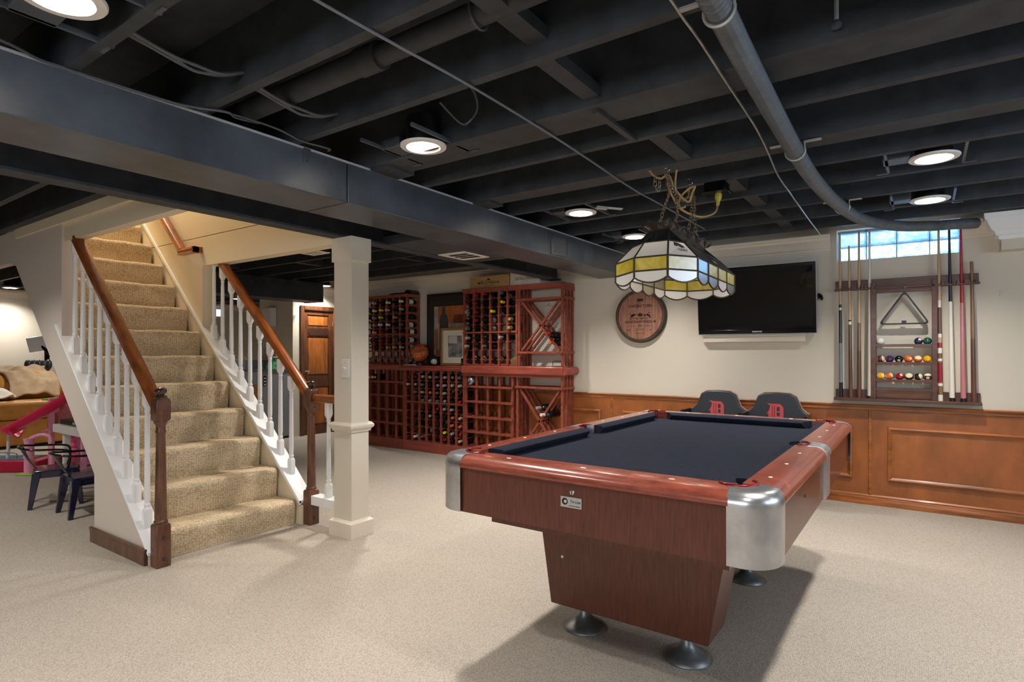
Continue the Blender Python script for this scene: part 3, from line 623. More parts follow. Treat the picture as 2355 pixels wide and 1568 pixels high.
# playing bed
x0, x1, y0, y1, c = TX0 + RW, TX1 - RW, TY0 + RW, TY1 - RW, .06
MB().prism([(x0 + c, y0, .700), (x1 - c, y0, .700), (x1, y0 + c, .700), (x1, y1 - c, .700), (x1 - c, y1, .700), (x0 + c, y1, .700), (x0, y1 - c, .700), (x0, y0 + c, .700)], (0, 0, .022)).build('playing_bed', M['cloth'], pt)
# corner caps with a rounded outer edge and a pocket cut out of them
def corner(sx, sy):
    X, Y = (TX0 if sx > 0 else TX1), (TY0 if sy > 0 else TY1); r = .092; c = .118; Rk = .052; K = 14
    P = lambda u, v, z: Vector((X + sx * u, Y + sy * v, z))
    ins = [(0.0, ZB), (-.002, ZB + .002), (-.003, ZL), (-.005, ZL + .014), (.000, ZL + .030), (.011, ZL + .042), (.028, ZT + .001)]
    rows = []
    for i_, z in ins:
        row = [P(D, i_, z)]
        for k in range(K + 1):
            a = R(270 - 90 * k / K); row.append(P(r + (r - i_) * math.cos(a), r + (r - i_) * math.sin(a), z))
        row.append(P(i_, D, z)); rows.append(row)
    top = []
    n = len(rows[0])
    for k in range(n):
        a = R(292 - (292 - 158) * k / (n - 1)); top.append(P(c + Rk * math.cos(a), c + Rk * math.sin(a), ZT + .001))
    rows.append(top); rows.append([Vector((p.x, p.y, ZL - .04)) for p in top])
    b = MB()
    for row in rows: b.v += row
    for j in range(len(rows) - 1):
        for k in range(n - 1): b.f.append([j*n+k, j*n+k+1, (j+1)*n+k+1, (j+1)*n+k]); b.m.append(0)
    b.build('corner_cap', M['alu'], pt, smooth=40)
    arc = []
    for k in range(19):
        a = R(325 - (325 - 125) * k / 18); arc.append(P(c + Rk * math.cos(a), c + Rk * math.sin(a), ZT + .002))
    b = MB(); b.tube(arc, .0045, 8)
    m_ = len(arc); low = [Vector((p.x, p.y, .64)) for p in arc]; b.add(arc + low, [(k, k + 1, m_ + k + 1, m_ + k) for k in range(m_ - 1)])
    b.build('pocket_liner', M['redplastic'], pt, smooth=50)
for sx in (1, -1):
    for sy in (1, -1): corner(sx, sy)
# side caps and side pockets
for x, o in ((TX0, -1), (TX1, 1)):
    b = MB(); pr = [(.004, ZB), (-.003, ZB + .002), (-.003, ZL)] + [(i - .003, z + .001) for i, z in rp_[1:6]] + [(.062, ZT + .002), (.062, ZB)]
    b.sweep([(-i, z) for i, z in pr], (x, cy - .056, 0), (x, cy + .056, 0), (o, 0, 0)); b.build('side_cap', M['alu'], pt, smooth=38)
    arc = [Vector((x - o * (.108 + .046 * math.cos(R(a))), cy + .052 * math.sin(R(a)), ZT + .002)) for a in range(100, 261, 10)]
    b = MB(); b.tube(arc, .004, 8); m_ = len(arc); low = [Vector((p.x, p.y, .64)) for p in arc]; b.add(arc + low, [(k, k + 1, m_ + k + 1, m_ + k) for k in range(m_ - 1)])
    b.build('pocket_liner', M['redplastic'], pt, smooth=50)
    b = MB(); 
    for s in (-1, 1): b.prism([(x - o * .06, cy + s * .056, ZL), (x - o * RW, cy + s * .056, ZL), (x - o * RW, cy + s * .050, ZL), (x - o * .06, cy + s * .03, ZL)], (0, 0, ZT - ZL))
    b.build('side_cap', M['alu'], pt)
# pearl inlay dots
L_ = TX1 - TX0
for i in (1, 2, 3):
    for y in (TY0 + .058, TY1 - .058): MB().lathe([(.008, 0), (.007, .0012)], (TX0 + L_ * i / 4, y, ZT - .0004), 12, Matrix.Diagonal((1.3, .6, 1))).build('inlay_dot', M['dot'], pt)
for x in (TX0 + .060, TX1 - .060):
    for q in (1, 2, 3, 5, 6, 7):
        MB().lathe([(.008, 0), (.007, .0012)], (x, TY0 + (TY1 - TY0) * q / 8, ZT - .0004), 12, Matrix.Diagonal((.8, .9, 1))).build('inlay_dot', M['dot'], pt)
# under frame, pedestals, feet
MB().box(TX0 + .115, -.468, TY0 + .19, TY1 - .19, .482, ZB + .005).build('under_frame', M['mahog'], pt)
for y0, y1 in ((2.05, 2.25), (2.96, 3.16)):
    b = MB(); b.add([(-1.243, y0, .108), (-.607, y0, .108), (-.607, y1, .108), (-1.243, y1, .108), (-1.300, y0, .484), (-.540, y0, .484), (-.540, y1, .484), (-1.300, y1, .484)], [(0,3,2,1),(4,5,6,7),(0,1,5,4),(1,2,6,5),(2,3,7,6),(3,0,4,7)])
    b.build('pedestal', M['mahog'], pt, bevel=.003)
    for x in (-1.138, -.712):
        MB().lathe([(.086, 0), (.090, .004), (.088, .010), (.070, .022), (.040, .038), (.024, .056), (.019, .085), (.019, .112)], (x, (y0 + y1) / 2 - .005, 0), 32).build('foot', M['iron'], pt, smooth=45)
MB().lathe([(.006, 0), (.005, .0015)], (-1.19, 2.05, .305), 12, Matrix.Rotation(PI/2, 3, 'X')).build('white_sticker', M['dot'], pt)['label'] = 'small round white sticker'
np_ = MB().box(-.937, -.863, TY0 + .0045, TY0 + .008, .643, .676).build('name_plate', M['strap'], pt)
np_['label'] = 'silver maker plate with an eight ball'
yy = TY0 + .004
MB().lathe([(.011, 0), (.0105, .001)], (-.922, yy + .001, .661), 20, Matrix.Rotation(PI/2, 3, 'X')).build('ball_mark', M['ink'], np_); MB().lathe([(.005, 0), (.0045, .001)], (-.920, yy, .661), 16, Matrix.Rotation(PI/2, 3, 'X')).build('ball_mark', M['dot'], np_)
text_obj('plate_lettering', '8', (-.920, yy - .0012, .661), .006, (PI/2, 0, 0), M['ink'], np_, .0002)
text_obj('plate_lettering', 'Tru Line', (-.886, yy, .663), .0135, (PI/2, 0, 0), M['ink'], np_, .0003, .8, shear=.35); MB().box(-.908, -.868, yy - .0004, yy + .0006, .6485, .650).build('plate_lettering', M['ink'], np_)
sc = MB().lathe([(.0085, 0), (.008, .003), (.006, .004)], (-.897, TY0 + .008, .692), 16, Matrix.Rotation(PI/2, 3, 'X')).build('slotted_screw', M['chrome'], pt); MB().box(-.898, -.896, TY0 + .003, TY0 + .0045, .685, .699).build('screw_slot', M['blk'], sc)
MB().lathe([(.006, 0), (.005, .002)], (TX1 - .008, 2.12, .66), 10, Matrix.Rotation(PI/2, 3, 'Y')).build('bolt_hole', M['blk'], pt)

# ================================================================ stained glass lamp
def opal(name, col, tcol, var=None):
    m = bpy.data.materials.new(name); m.use_nodes = True; nt = m.node_tree; N = nt.nodes; L = nt.links; N.clear()
    o = N.new('ShaderNodeOutputMaterial'); d = N.new('ShaderNodeBsdfDiffuse'); t = N.new('ShaderNodeBsdfTranslucent'); g = N.new('ShaderNodeBsdfGlossy'); a = N.new('ShaderNodeMixShader'); b = N.new('ShaderNodeMixShader')
    d.inputs[0].default_value = lin(col); t.inputs[0].default_value = lin(tcol); g.inputs['Roughness'].default_value = .3
    if var:
        tc = N.new('ShaderNodeTexCoord'); nz = N.new('ShaderNodeTexNoise'); nz.inputs['Scale'].default_value = 9; nz.inputs['Distortion'].default_value = 2.5; L.new(tc.outputs['Object'], nz.inputs['Vector'])
        rp = N.new('ShaderNodeValToRGB'); rp.color_ramp.elements[0].position = .35; rp.color_ramp.elements[1].position = .7; rp.color_ramp.elements[0].color = lin(col); rp.color_ramp.elements[1].color = lin(var); L.new(nz.outputs['Fac'], rp.inputs[0]); L.new(rp.outputs[0], d.inputs[0]); L.new(rp.outputs[0], t.inputs[0])
    a.inputs[0].default_value = .5; L.new(d.outputs[0], a.inputs[1]); L.new(t.outputs[0], a.inputs[2])
    fr = N.new('ShaderNodeFresnel'); fr.inputs[0].default_value = 1.5; L.new(fr.outputs[0], b.inputs[0]); L.new(a.outputs[0], b.inputs[1]); L.new(g.outputs[0], b.inputs[2]); L.new(b.outputs[0], o.inputs[0])
    return m
M['opalw'] = opal('opal_white_glass', (244, 244, 246), (248, 246, 242))
M['opaly'] = opal('streaky_yellow_glass', (196, 176, 36), (236, 200, 20), (222, 206, 110))
M['opalk'] = mat('black_art_glass', (34, 36, 38), .14, coat=.3)
M['came'] = mat('dark_lead_came', (72, 62, 50), .4, metal=.4)
M['smoke'] = mat('smoky_crown_glass', (120, 110, 104), .12, trans=.7, alpha=1)
lamp = thing('pool_table_lamp', 'long stained glass lamp in white and yellow hanging over the pool table', 'lamp', (-.905, 2.63, 1.40))
TH = R(2); LC = Vector((-.915, 2.64, 0)); ct, sn = math.cos(TH), math.sin(TH)
def lp(x, y, z): return Vector((LC.x + x * ct - y * sn, LC.y + x * sn + y * ct, z))
def octa(a, e, L, S, z): return [lp(x, y, z) for x, y in ((.024 - e, -L), (.024 + e, -L), (a, -S), (a, S), (e - .024, L), (-e - .024, L), (-a, S), (-a, -S))]
zb, zy, zw, zk, zc = 1.4536, 1.508, 1.577, 1.640, 1.672
Lb, Ly, Lw, Lk = octa(.174, .068, .440, .320, zb), octa(.174, .068, .440, .320, zy), octa(.110, .050, .378, .290, zw), octa(.042, .032, .305, .270, zk)
Lc = octa(.072, .045, .350, .300, zc)
came = MB(); CR = .0036
def pane(pts, m, nm='glass_pane'):
    b = MB(); b.poly(pts); return b.build(nm, m, lamp)
panes = {}
for i in range(8):
    j = (i + 1) % 8; long_ = i in (2, 6); nseg = 4 if long_ else 1
    for s in range(nseg):
        f0, f1 = s / nseg, (s + 1) / nseg
        q = lambda A, f: A[i].lerp(A[j], f)
        pane([q(Lb, f0), q(Lb, f1), q(Ly, f1), q(Ly, f0)], M['opaly'])
        # scalloped skirt
        c0, c1 = q(Lb, f0), q(Lb, f1); sk = [c0, c1]
        for u in range(0, 9):
            t_ = 1 - u / 8; p = c0.lerp(c1, t_); p = p - Vector((0, 0, .026 + .022 * math.sin(PI * t_) ** .8)); sk.append(p)
        pane(sk, M['opalw'], 'skirt_pane'); came.tube(sk[2:], CR, 5)
        came.bar(q(Ly, f0), c0 - Vector((0, 0, .028)), CR * 2, CR * 2)
        # crown fin
        a0, a1 = q(Lk, f0), q(Lk, f1); t0, t1 = q(Lc, f0), q(Lc, f1); cr = [a0, a1]
        for u in range(0, 9):
            v = 1 - u / 8; cr.append(t0.lerp(t1, v) - Vector((0, 0, (.016 if not long_ else .013) * math.sin(PI * v))))
        pane(cr, M['smoke'], 'crown_pane'); came.tube(cr[2:], CR * .7, 5); came.tube([a0, t0], CR * .7, 5)
    panes[i] = pane([Ly[i], Ly[j], Lw[j], Lw[i]], M['opalw']); pane([Lw[i], Lw[j], Lk[j], Lk[i]], M['opalk'])
    for A in (Lb, Ly, Lw, Lk): came.tube([A[i], A[j]], CR, 6)
    came.tube([Ly[i], Lw[i]], CR, 6); came.tube([Lw[i], Lk[i]], CR * .8, 6)
came.build('lead_frame', M['came'], lamp)
for y in (-.2, .2): MB().tube([lp(-.045, y, zk), lp(.045, y, zk)], .004, 6).build('hanger_bar', M['came'], lamp)
b = MB(); b.bar(lp(0, -.30, zk), lp(0, .30, zk), .02, .004); b.build('top_bar', M['came'], lamp)
for y in (-.18, .18):
    bl = bpy.data.lights.new('pane_fill', 'POINT'); bl.energy = 0.8; bl.shadow_soft_size = .03; bl.color = (1, .9, .75); bo = bpy.data.objects.new('pane_fill', bl); C.objects.link(bo); bo.parent = lamp; bo.location = lp(0, y, zk - .09) - WL[lamp.name]  # weak lights added inside to brighten the glass panes
    h_ = MB().lathe([(.018, 0), (.018, -.05), (.014, -.055)], lp(0, y, zk), 12).build('bulb_socket', M['brass'], lamp)
# horse head and letters on two panes
horse = [(-.5,.18),(-.42,.42),(-.36,.50),(-.33,.62),(-.27,.52),(-.10,.55),(.10,.44),(.30,.28),(.46,.08),(.56,-.16),(.38,-.06),(.44,-.22),(.24,-.10),(.26,-.24),(.05,-.10),(-.08,.08),(-.20,.10),(-.27,-.02),(-.36,-.04),(-.38,.06),(-.47,.06)]
def pane_frame(i):
    j = (i + 1) % 8; o = (Ly[i] + Ly[j] + Lw[i] + Lw[j]) / 4; u = (Ly[j] - Ly[i]).normalized(); v = (Lw[i] + Lw[j] - Ly[i] - Ly[j]); v = (v - u * v.dot(u)).normalized(); n = u.cross(v)
    return o, u, v, n
M['horse'] = mat('grey_brown_emblem', (84, 76, 72), .5)
def logo(i, sz):
    o, u, v, n = pane_frame(i); par = panes[i]; o = o + u * (.1 * sz)
    Mx = Matrix((u, v, n)).transposed()
    c = Vector((0, .1))
    b = MB(); b.prism([o + u * (x * sz) + v * ((y + .28) * sz) + n * .0018 for x, y in horse], n * .0006); b.build('horse_emblem', M['ink'], par)
    b = MB(); b.prism([o + u * ((c.x + (x - c.x) * .82) * sz) + v * ((c.y + (y - c.y) * .74 + .28) * sz) + n * .0024 for x, y in horse], n * .0004); b.build('horse_shading', M['horse'], par)
    for m_, bd, dz in ((M['ink'], .0016, .0030), (M['dot'], -.0001, .0038)):
        t = text_obj('emblem_lettering', 'WMU', o + u * (.12 * sz) + v * (-.24 * sz) + n * dz, sz * .40, (0, 0, 0), m_, par, .0003, .95, bold=bd * sz / .05); t.rotation_euler = Mx.to_euler()
logo(1, .044); logo(2, .075)

# chains, cord and power box
M['chain'] = mat('tarnished_brass_chain', (176, 156, 128), .3, metal=.75)
M['cord'] = mat('tan_lamp_cord', (176, 146, 100), .5)
lk = MB(); A_, B_ = .0075, .0135
lk.tube([(A_ * math.cos(2*PI*k/12), 0, (B_ - A_ if math.sin(2*PI*k/12) > 0 else A_ - B_) + A_ * math.sin(2*PI*k/12)) for k in range(12)], .0017, 5, closed=True)
link_me = lk.mesh('link', M['chain'], smooth=60)
def chain(label, pts):
    t = thing('lamp_chain', label, 'chain', pts[0]); P = spline(pts, 12); d = 0; out = []; step = .0215; acc = 0; nxt = .01; k = 0
    for a, b in zip(P, P[1:]):
        l = (b - a).length
        while acc + l >= nxt and l > 0:
            p = a.lerp(b, (nxt - acc) / l); q = (b - a).to_track_quat('Z', 'Y').to_matrix() @ Matrix.Rotation(PI/2 * (k % 2) + .4, 3, 'Z')
            place(link_me, 'link', t, p, q.to_euler()); k += 1; nxt += step
        acc += l
    return t
H1, H2 = (-1.027, 2.773, 2.012), (-.995, 3.02, 2.00)
def hook(p, label):
    t = thing('ceiling_hook', label, 'hook', p); x, y, z = p
    MB().tube([(x, y, 2.05), (x, y, z + .016)] + [(x + .010 - .010 * math.cos(R(a)), y, z + .012 - .012 * math.sin(R(a))) for a in range(0, 230, 25)], .0022, 6).build('hook_wire', M['chrome'], t, smooth=60); MB().lathe([(.006, 0), (.006, .004)], (x, y, 2.030), 8).build('hook_flange', M['chrome'], t)
hook(H1, 'screw hook holding the bunched left lamp chains'); hook(H2, 'screw hook holding the right lamp chains')
chain('lamp chain from the left hook to the near end of the stained glass lamp', [H1, (-.99, 2.70, 1.94), (-.955, 2.62, 1.86), (-.935, 2.50, 1.76), tuple(lp(-.035, -.2, zk))])
chain('lamp chain beside the near one, reaching the inner edge of the lamp crown', [(H1[0] + .01, H1[1] + .01, H1[2] - .012), (-.985, 2.72, 1.93), (-.94, 2.68, 1.85), (-.895, 2.56, 1.75), tuple(lp(.035, -.2, zk))])
chain('lamp chain from the right hook to the far left corner of the lamp', [H2, (-.965, 2.97, 1.92), (-.945, 2.90, 1.80), tuple(lp(-.035, .2, zk))])
chain('lamp chain from the right hook to the far right corner of the lamp', [(H2[0] + .012, H2[1], H2[2] - .012), (-.945, 2.96, 1.90), (-.92, 2.88, 1.78), tuple(lp(.035, .2, zk))])
chain('slack chain swagged between the two ceiling hooks', [(H1[0], H1[1] + .005, H1[2] - .02), (-1.0, 2.84, 1.93), (-.985, 2.90, 1.895), (-.975, 2.96, 1.93), (H2[0], H2[1] - .005, H2[2] - .02)])
chain('short loop of chain dangling from the tan cord', [(-1.080, 2.775, 1.995), (-1.082, 2.775, 1.965), (-1.076, 2.778, 1.935)])
chain('second short loop of chain dangling beside the left hook', [(-1.060, 2.785, 1.99), (-1.062, 2.785, 1.96), (-1.067, 2.785, 1.932)])
wire('cable', [(-1.167, 2.78, 2.20), (-1.148, 2.78, 2.123), (-1.121, 2.78, 2.053), (-1.091, 2.78, 2.008), (-1.053, 2.78, 1.987), (-1.025, 2.78, 1.999), (-1.012, 2.79, 1.99), (-1.0, 2.80, 1.95)], .0055, 'tan cord looping down left of the lamp chains', M['cord'], 'cord')
wire('cable', [(-.986, 2.85, 2.208), (-.971, 2.85, 2.162), (-.977, 2.85, 2.098), (-.999, 2.85, 2.034), (-1.006, 2.85, 1.952), (-.991, 2.86, 1.918), (-.947, 2.87, 1.874), (-.93, 2.88, 1.919), (-.921, 2.89, 1.949), (-.94, 2.90, 1.953), (-.964, 2.90, 1.941), (-.986, 2.89, 1.917), (-.999, 2.88, 1.882), (-.986, 2.87, 1.85), (-.958, 2.86, 1.85)], .0055, 'tan cord coiled into loops among the lamp chains', M['cord'], 'cord')
cd = thing('cable', 'tan cord sweeping up to the yellow plug in the black power box', 'cord', (-1.05, 2.9, 1.8))
MB().tube(spline([(-1.051, 2.86, 1.982), (-1.035, 2.87, 1.931), (-1.017, 2.89, 1.887), (-.995, 2.9, 1.853), (-.964, 2.93, 1.831), (-.93, 3.0, 1.823), (-.90, 3.07, 1.84), (-.888, 3.13, 1.87), (-.890, 3.17, 1.905)], 8), .0055, 7).build('cord_run', M['cord'], cd, smooth=60)
M['plug'] = mat('yellow_plug_plastic', (190, 170, 70), .4)
MB().lathe([(.008, -.045), (.010, -.03), (.009, -.022), (.014, -.014), (.018, 0), (.017, .02), (.012, .024)], (-.890, 3.185, 1.955), 14, Matrix.Rotation(R(-14), 3, 'X')).build('plug', M['plug'], cd, smooth=40)
bx = thing('power_box', 'black electrical outlet box screwed to the joist by the yellow plug', 'outlet box', (-.90, 3.2, 1.98))
MB().box(-.955, -.845, 3.145, 3.235, 1.982, 2.033).build('box_body', M['blkgloss'], bx, bevel=.004); MB().box(-.965, -.835, 3.135, 3.245, 1.978, 1.983).build('cover_plate', M['blkgloss'], bx, bevel=.002)
# ================================================================ wine racks along the back wall
FY, BY = 4.862, 5.070
W_ = .019                                                       # slat width
ORD = ['first', 'second', 'third', 'fourth', 'fifth', 'sixth', 'seventh', 'eighth', 'ninth', 'tenth']
def slat(par, nm, x0, x1, y0, y1, z0, z1, m=None): return MB().box(x0, x1, y0, y1, z0, z1).build(nm, m or M['rack'], par)
def rack_columns(name, label, posts, z0, z1, rows, rails, top=True):
    t = thing(name, label, 'wine rack', ((posts[0] + posts[-1]) / 2, (FY + BY) / 2, z0))
    for i, x in enumerate(posts):
        w = W_ / 2 * (1.25 if i in (0, len(posts) - 1) else 1)
        slat(t, 'post', x - w, x + w, FY, FY + .022, z0, z1); slat(t, 'post', x - w, x + w, BY - .022, BY, z0, z1)
    for z in rails: slat(t, 'rail', posts[0] - .012, posts[-1] + .012, FY - .012, FY, z - .008, z + .008); slat(t, 'rail', posts[0], posts[-1], BY, BY + .010, z - .008, z + .008)
    b = MB()
    for i, x in enumerate(posts):
        for z in rows:
            for s in ((1,) if i == 0 else (-1,) if i == len(posts) - 1 else (-1, 1)):
                b.box(x + s * W_ / 2, x + s * (W_ / 2 + .016), FY + .004, BY - .004, z - .052, z - .040)
    c = b.build('cleat', M['rack'], t); c['kind'] = 'stuff'
    if top: slat(t, 'top_board', posts[0] - .014, posts[-1] + .014, FY - .014, BY, z1, z1 + .034)
    return t
def rack_grid(name, label, posts, z0, z1, rails):
    t = thing(name, label, 'wine rack', ((posts[0] + posts[-1]) / 2, (FY + BY) / 2, z0))
    for i, x in enumerate(posts):
        w = W_ / 2 * (1.25 if i in (0, len(posts) - 1) else 1)
        slat(t, 'post', x - w, x + w, FY, FY + .022, z0, z1); slat(t, 'post', x - w, x + w, BY - .022, BY, z0, z1)
        if i: xm = (x + posts[i-1]) / 2; slat(t, 'post', xm - w * .8, xm + w * .8, BY - .03, BY - .008, z0, z1); slat(t, 'post', xm - w * .8, xm + w * .8, 4.96, 4.98, z0, z1)
    for z in rails: slat(t, 'rail', posts[0] - .012, posts[-1] + .012, FY - .014, FY, z - .011, z + .011); slat(t, 'rail', posts[0], posts[-1], BY, BY + .010, z - .011, z + .011)
    b = MB()
    for x in posts:
        for z in [z0 + .012] + rails: b.box(x - .012, x + .012, FY + .022, BY - .022, z - .011, z + .002)
    for x0, x1 in zip(posts, posts[1:]):
        for z in [z0 + .012] + rails: b.box(x0 + .01, x1 - .01, 4.955, 4.975, z - .008, z + .004)
    c = b.build('cleat', M['rack'], t); c['kind'] = 'stuff'
    return t
PLU = [-5.81, -5.70, -5.587, -5.474, -5.361, -5.248, -5.135, -5.025, -4.910]
RLU = [1.723, 1.634, 1.546, 1.458, 1.374, 1.277, 1.19, 1.10]
PRU = [-4.040, -3.912, -3.803, -3.693, -3.580, -3.470, -3.354]
RRU = [1.738, 1.648, 1.558, 1.470, 1.384, 1.284, 1.198, 1.10]
PML = [-4.933 + .1109 * i for i in range(9)]
RML = [.852, .764, .676, .588, .500, .412, .324, .240, .165]
ul = rack_columns('wine_rack', 'upper left redwood bottle rack of narrow columns beside the white post', PLU, .985, 1.776, RLU, [1.345])
ur = rack_columns('wine_rack', 'upper right redwood bottle rack of narrow columns below the wooden wine boxes', PRU, .992, 1.772, RRU, [1.339], top=False)
ml = rack_columns('wine_rack', 'lower middle redwood bottle rack full of dark bottles under the moulded counter', PML, .115, .921, RML, [.563], top=False)
ll = rack_grid('wine_rack', 'lower left redwood rack of nearly empty square cells', [-5.84, -5.69, -5.54, -5.391, -5.243, -5.087, -4.955], .115, .921, [.779, .617, .452, .293])
rl = rack_grid('wine_rack', 'lower right redwood rack of empty square cells holding a small helmet', [-4.020, -3.875, -3.725, -3.570, -3.405], .115, .905, [.766, .607, .443, .284])
# display rails for the tilted bottom row
for t, P in ((ul, PLU), (ur, PRU)): slat(t, 'display_rail', P[0], P[-1], FY + .03, FY + .045, .992, 1.012)
# end lattice on the side of the upper left rack
for z in (1.70, 1.61, 1.52, 1.43, 1.35, 1.25, 1.16): slat(ul, 'side_slat', -4.905, -4.893, FY + .02, BY - .02, z - .02, z - .006)
# crossed-slat racks
def xrack(label, x0, x1, z0, z1, zs0, zs1, top):
    t = thing('wine_rack', label, 'wine rack', ((x0 + x1) / 2, (FY + BY) / 2, z0))
    for x in (x0, x1):
        for y in (FY + .011, 4.945, 5.01, BY - .011): slat(t, 'post', x - .012, x + .012, y - .011, y + .011, z0, z1)
    for z in (zs0, zs1):
        if z0 < z < z1:
            slat(t, 'rail', x0 - .02, x1 + .012, FY - .014, FY, z - .011, z + .011); slat(t, 'rail', x0, x1, BY - .012, BY + .004, z - .011, z + .011)
            slat(t, 'shelf_slat', x0 + .012, x1 - .012, FY, FY + .04, z - .011, z - .002); slat(t, 'shelf_slat', x0 + .012, x1 - .012, BY - .06, BY - .012, z - .011, z - .002)
            slat(t, 'side_slat', x1 + .012, x1 + .022, FY, BY, z - .012, z + .012)
    for y in (FY + .014, 4.965, BY - .014):
        for a, c in (((x0 + .03, zs0 + .02), (x1 - .03, zs1 - .02)), ((x0 + .03, zs1 - .02), (x1 - .03, zs0 + .02))):
            MB().bar((a[0], y, a[1]), (c[0], y, c[1]), .020, .022, (0, 1, 0)).build('cross_slat', M['rack'], t)
    if top: slat(t, 'side_slat', x1 + .012, x1 + .022, FY, BY, z1 - .04, z1)
    return t
xu = xrack('upper crossed-slat wine rack at the right end, two bottles in its lower corner', -3.325, -2.825, .992, 1.772, 1.128, 1.657, True)
xl = xrack('lower crossed-slat wine rack at the right end behind the pool table', -3.345, -2.825, .115, .905, .115, .782, False)
t = thing('rack_cap', 'long redwood cap board over both upper right racks, carrying the wine boxes', 'board', (-3.43, 4.96, 1.772)); MB().box(-4.056, -2.806, FY - .016, BY, 1.772, 1.808).build('cap_board', M['rack'], t, bevel=.003); MB().box(-4.05, -2.81, FY - .006, FY, 1.755, 1.772).build('cap_edge', M['rack'], t)
t = thing('counter', 'left redwood counter over the square-cell rack by the white post', 'counter', (-5.43, 4.95, .921)); MB().box(-5.86, -4.975, 4.832, BY + .015, .921, .985).build('counter_top', M['counter'], t, bevel=.006)
t = thing('counter', 'middle redwood counter with moulded edge under the basketball and framed pictures', 'counter', (-4.5, 4.95, .921)); b = MB(); b.sweep([(0, 0), (.02, 0), (.022, .014), (.034, .022), (.038, .034), (.030, .042), (.036, .050), (.034, .058), (0, .058)], (-4.975, 4.862, .921), (-4.065, 4.862, .921), (0, -1, 0)); b.build('counter_edge', M['counter'], t, smooth=30); MB().box(-4.975, -4.065, 4.862, BY + .015, .921, .979).build('counter_top', M['counter'], t)
t = thing('counter', 'right redwood counter with rounded end under the upper right racks', 'counter', (-3.43, 4.95, .905)); MB().box(-4.064, -2.80, 4.828, BY + .015, .905, .990).build('counter_top', M['counter'], t, bevel=.012); MB().tube([(-2.80, 4.84, .9475), (-2.80, BY + .01, .9475)], .042, 14).build('rounded_end', M['counter'], t, smooth=40); MB().box(-4.05, -2.82, 4.845, 4.86, .880, .905).build('under_moulding', M['rack'], t)
for x0, x1, lab, m in ((-5.86, -4.952, 'left length of redwood plinth board under the racks', 'rack'), (-4.950, -2.81, 'right length of redwood plinth board running behind the pool table', 'counter')):
    t = thing('plinth', lab, 'plinth', ((x0 + x1) / 2, 4.95, 0)); MB().box(x0, x1, 4.848, BY + .01, 0, .115).build('plinth_board', M[m], t)

# ---------------------------------------------------------------- bottles
GL = {'dark': mat('dark_green_bottle_glass', (14, 16, 14), .07, coat=.5), 'amber': mat('amber_bottle_glass', (70, 44, 16), .08, coat=.5), 'pale': mat('pale_straw_bottle', (120, 104, 58), .1, coat=.4), 'white': mat('white_bottle', (220, 220, 218), .3)}
CP = {k: mat('capsule_' + k, c, .32, metal=mt) for k, c, mt in (('silver', (186, 188, 192), .5), ('white', (226, 220, 214), 0), ('red', (156, 34, 34), 0), ('burgundy', (98, 32, 32), 0), ('yellow', (226, 206, 30), 0), ('gold', (206, 170, 96), .4), ('black', (26, 26, 28), 0), ('pink', (214, 160, 156), 0), ('orange', (206, 98, 56), 0), ('grey', (110, 112, 116), .3), ('tan', (206, 168, 120), 0))}
LB = mat('cream_bottle_label', (222, 212, 190), .6)
BODY = [(.001, 0), (.034, 0), (.0365, .006), (.0365, .165), (.033, .185), (.020, .205), (.0145, .220), (.0138, .262)]
RY_ = Matrix.Rotation(PI/2, 3, 'X')                             # +z of the lathe -> -y
def bottle_mesh(): return MB().lathe(BODY, n=12, M=RY_)
bmesh_cache = {}
for g_, mm in GL.items(): bmesh_cache[g_] = bottle_mesh().mesh('wine_bottle', mm, smooth=40)
cmesh = {k: MB().lathe([(.0150, .222), (.0150, .268), (.0162, .270), (.0162, .276), (.015, .282), (.0005, .2825)], n=12, M=RY_, cap=False).mesh('capsule', mm, smooth=40) for k, mm in CP.items()}
lmesh = MB().lathe([(.0369, .06), (.0369, .14)], n=12, M=RY_, cap=False).mesh('label', LB, smooth=60)
def bottle(x, z, y, glass, cap_, label, group, rot=(0, 0, 0), lab=False, ln=.87):
    o = bpy.data.objects.new('wine_bottle', bmesh_cache[glass]); C.objects.link(o); o.location = (x, y, z); o.rotation_euler = rot; o.scale = (1, ln, 1); WL[o.name] = Vector((x, y, z))
    tag(o, label, 'bottle', group)
    c = bpy.data.objects.new('capsule', cmesh[cap_]); C.objects.link(c); c.parent = o
    if lab: l = bpy.data.objects.new('bottle_label', lmesh); C.objects.link(l); l.parent = o
    return o
def fill(P, Rw, spec, rack, group, c0=0, default=None, ybase=5.068, ln=.87):
    n = len(P) - 1
    for r in range(len(Rw)):
        for c in range(c0, n):
            k = spec.get((c - c0, r), default)
            if not k: continue
            g_ = 'dark'
            if ':' in k: g_, k = k.split(':')
            x = (P[c] + P[c+1]) / 2; rr = random.Random(c * 31 + r * 7 + len(rack))
            nm = {'dark': 'dark', 'amber': 'amber', 'pale': 'straw coloured', 'white': 'white'}[g_]
            bottle(x + rr.uniform(-.005, .005), Rw[r] - .002 + rr.uniform(-.002, .003), ybase - rr.uniform(0, .02), g_, k, '%s bottle with %s cap, %s column, %s row of the %s' % (nm, k, ORD[c - c0], ORD[r], rack), group, (0, 0, rr.uniform(-.03, .03)), rr.random() < .4, ln)
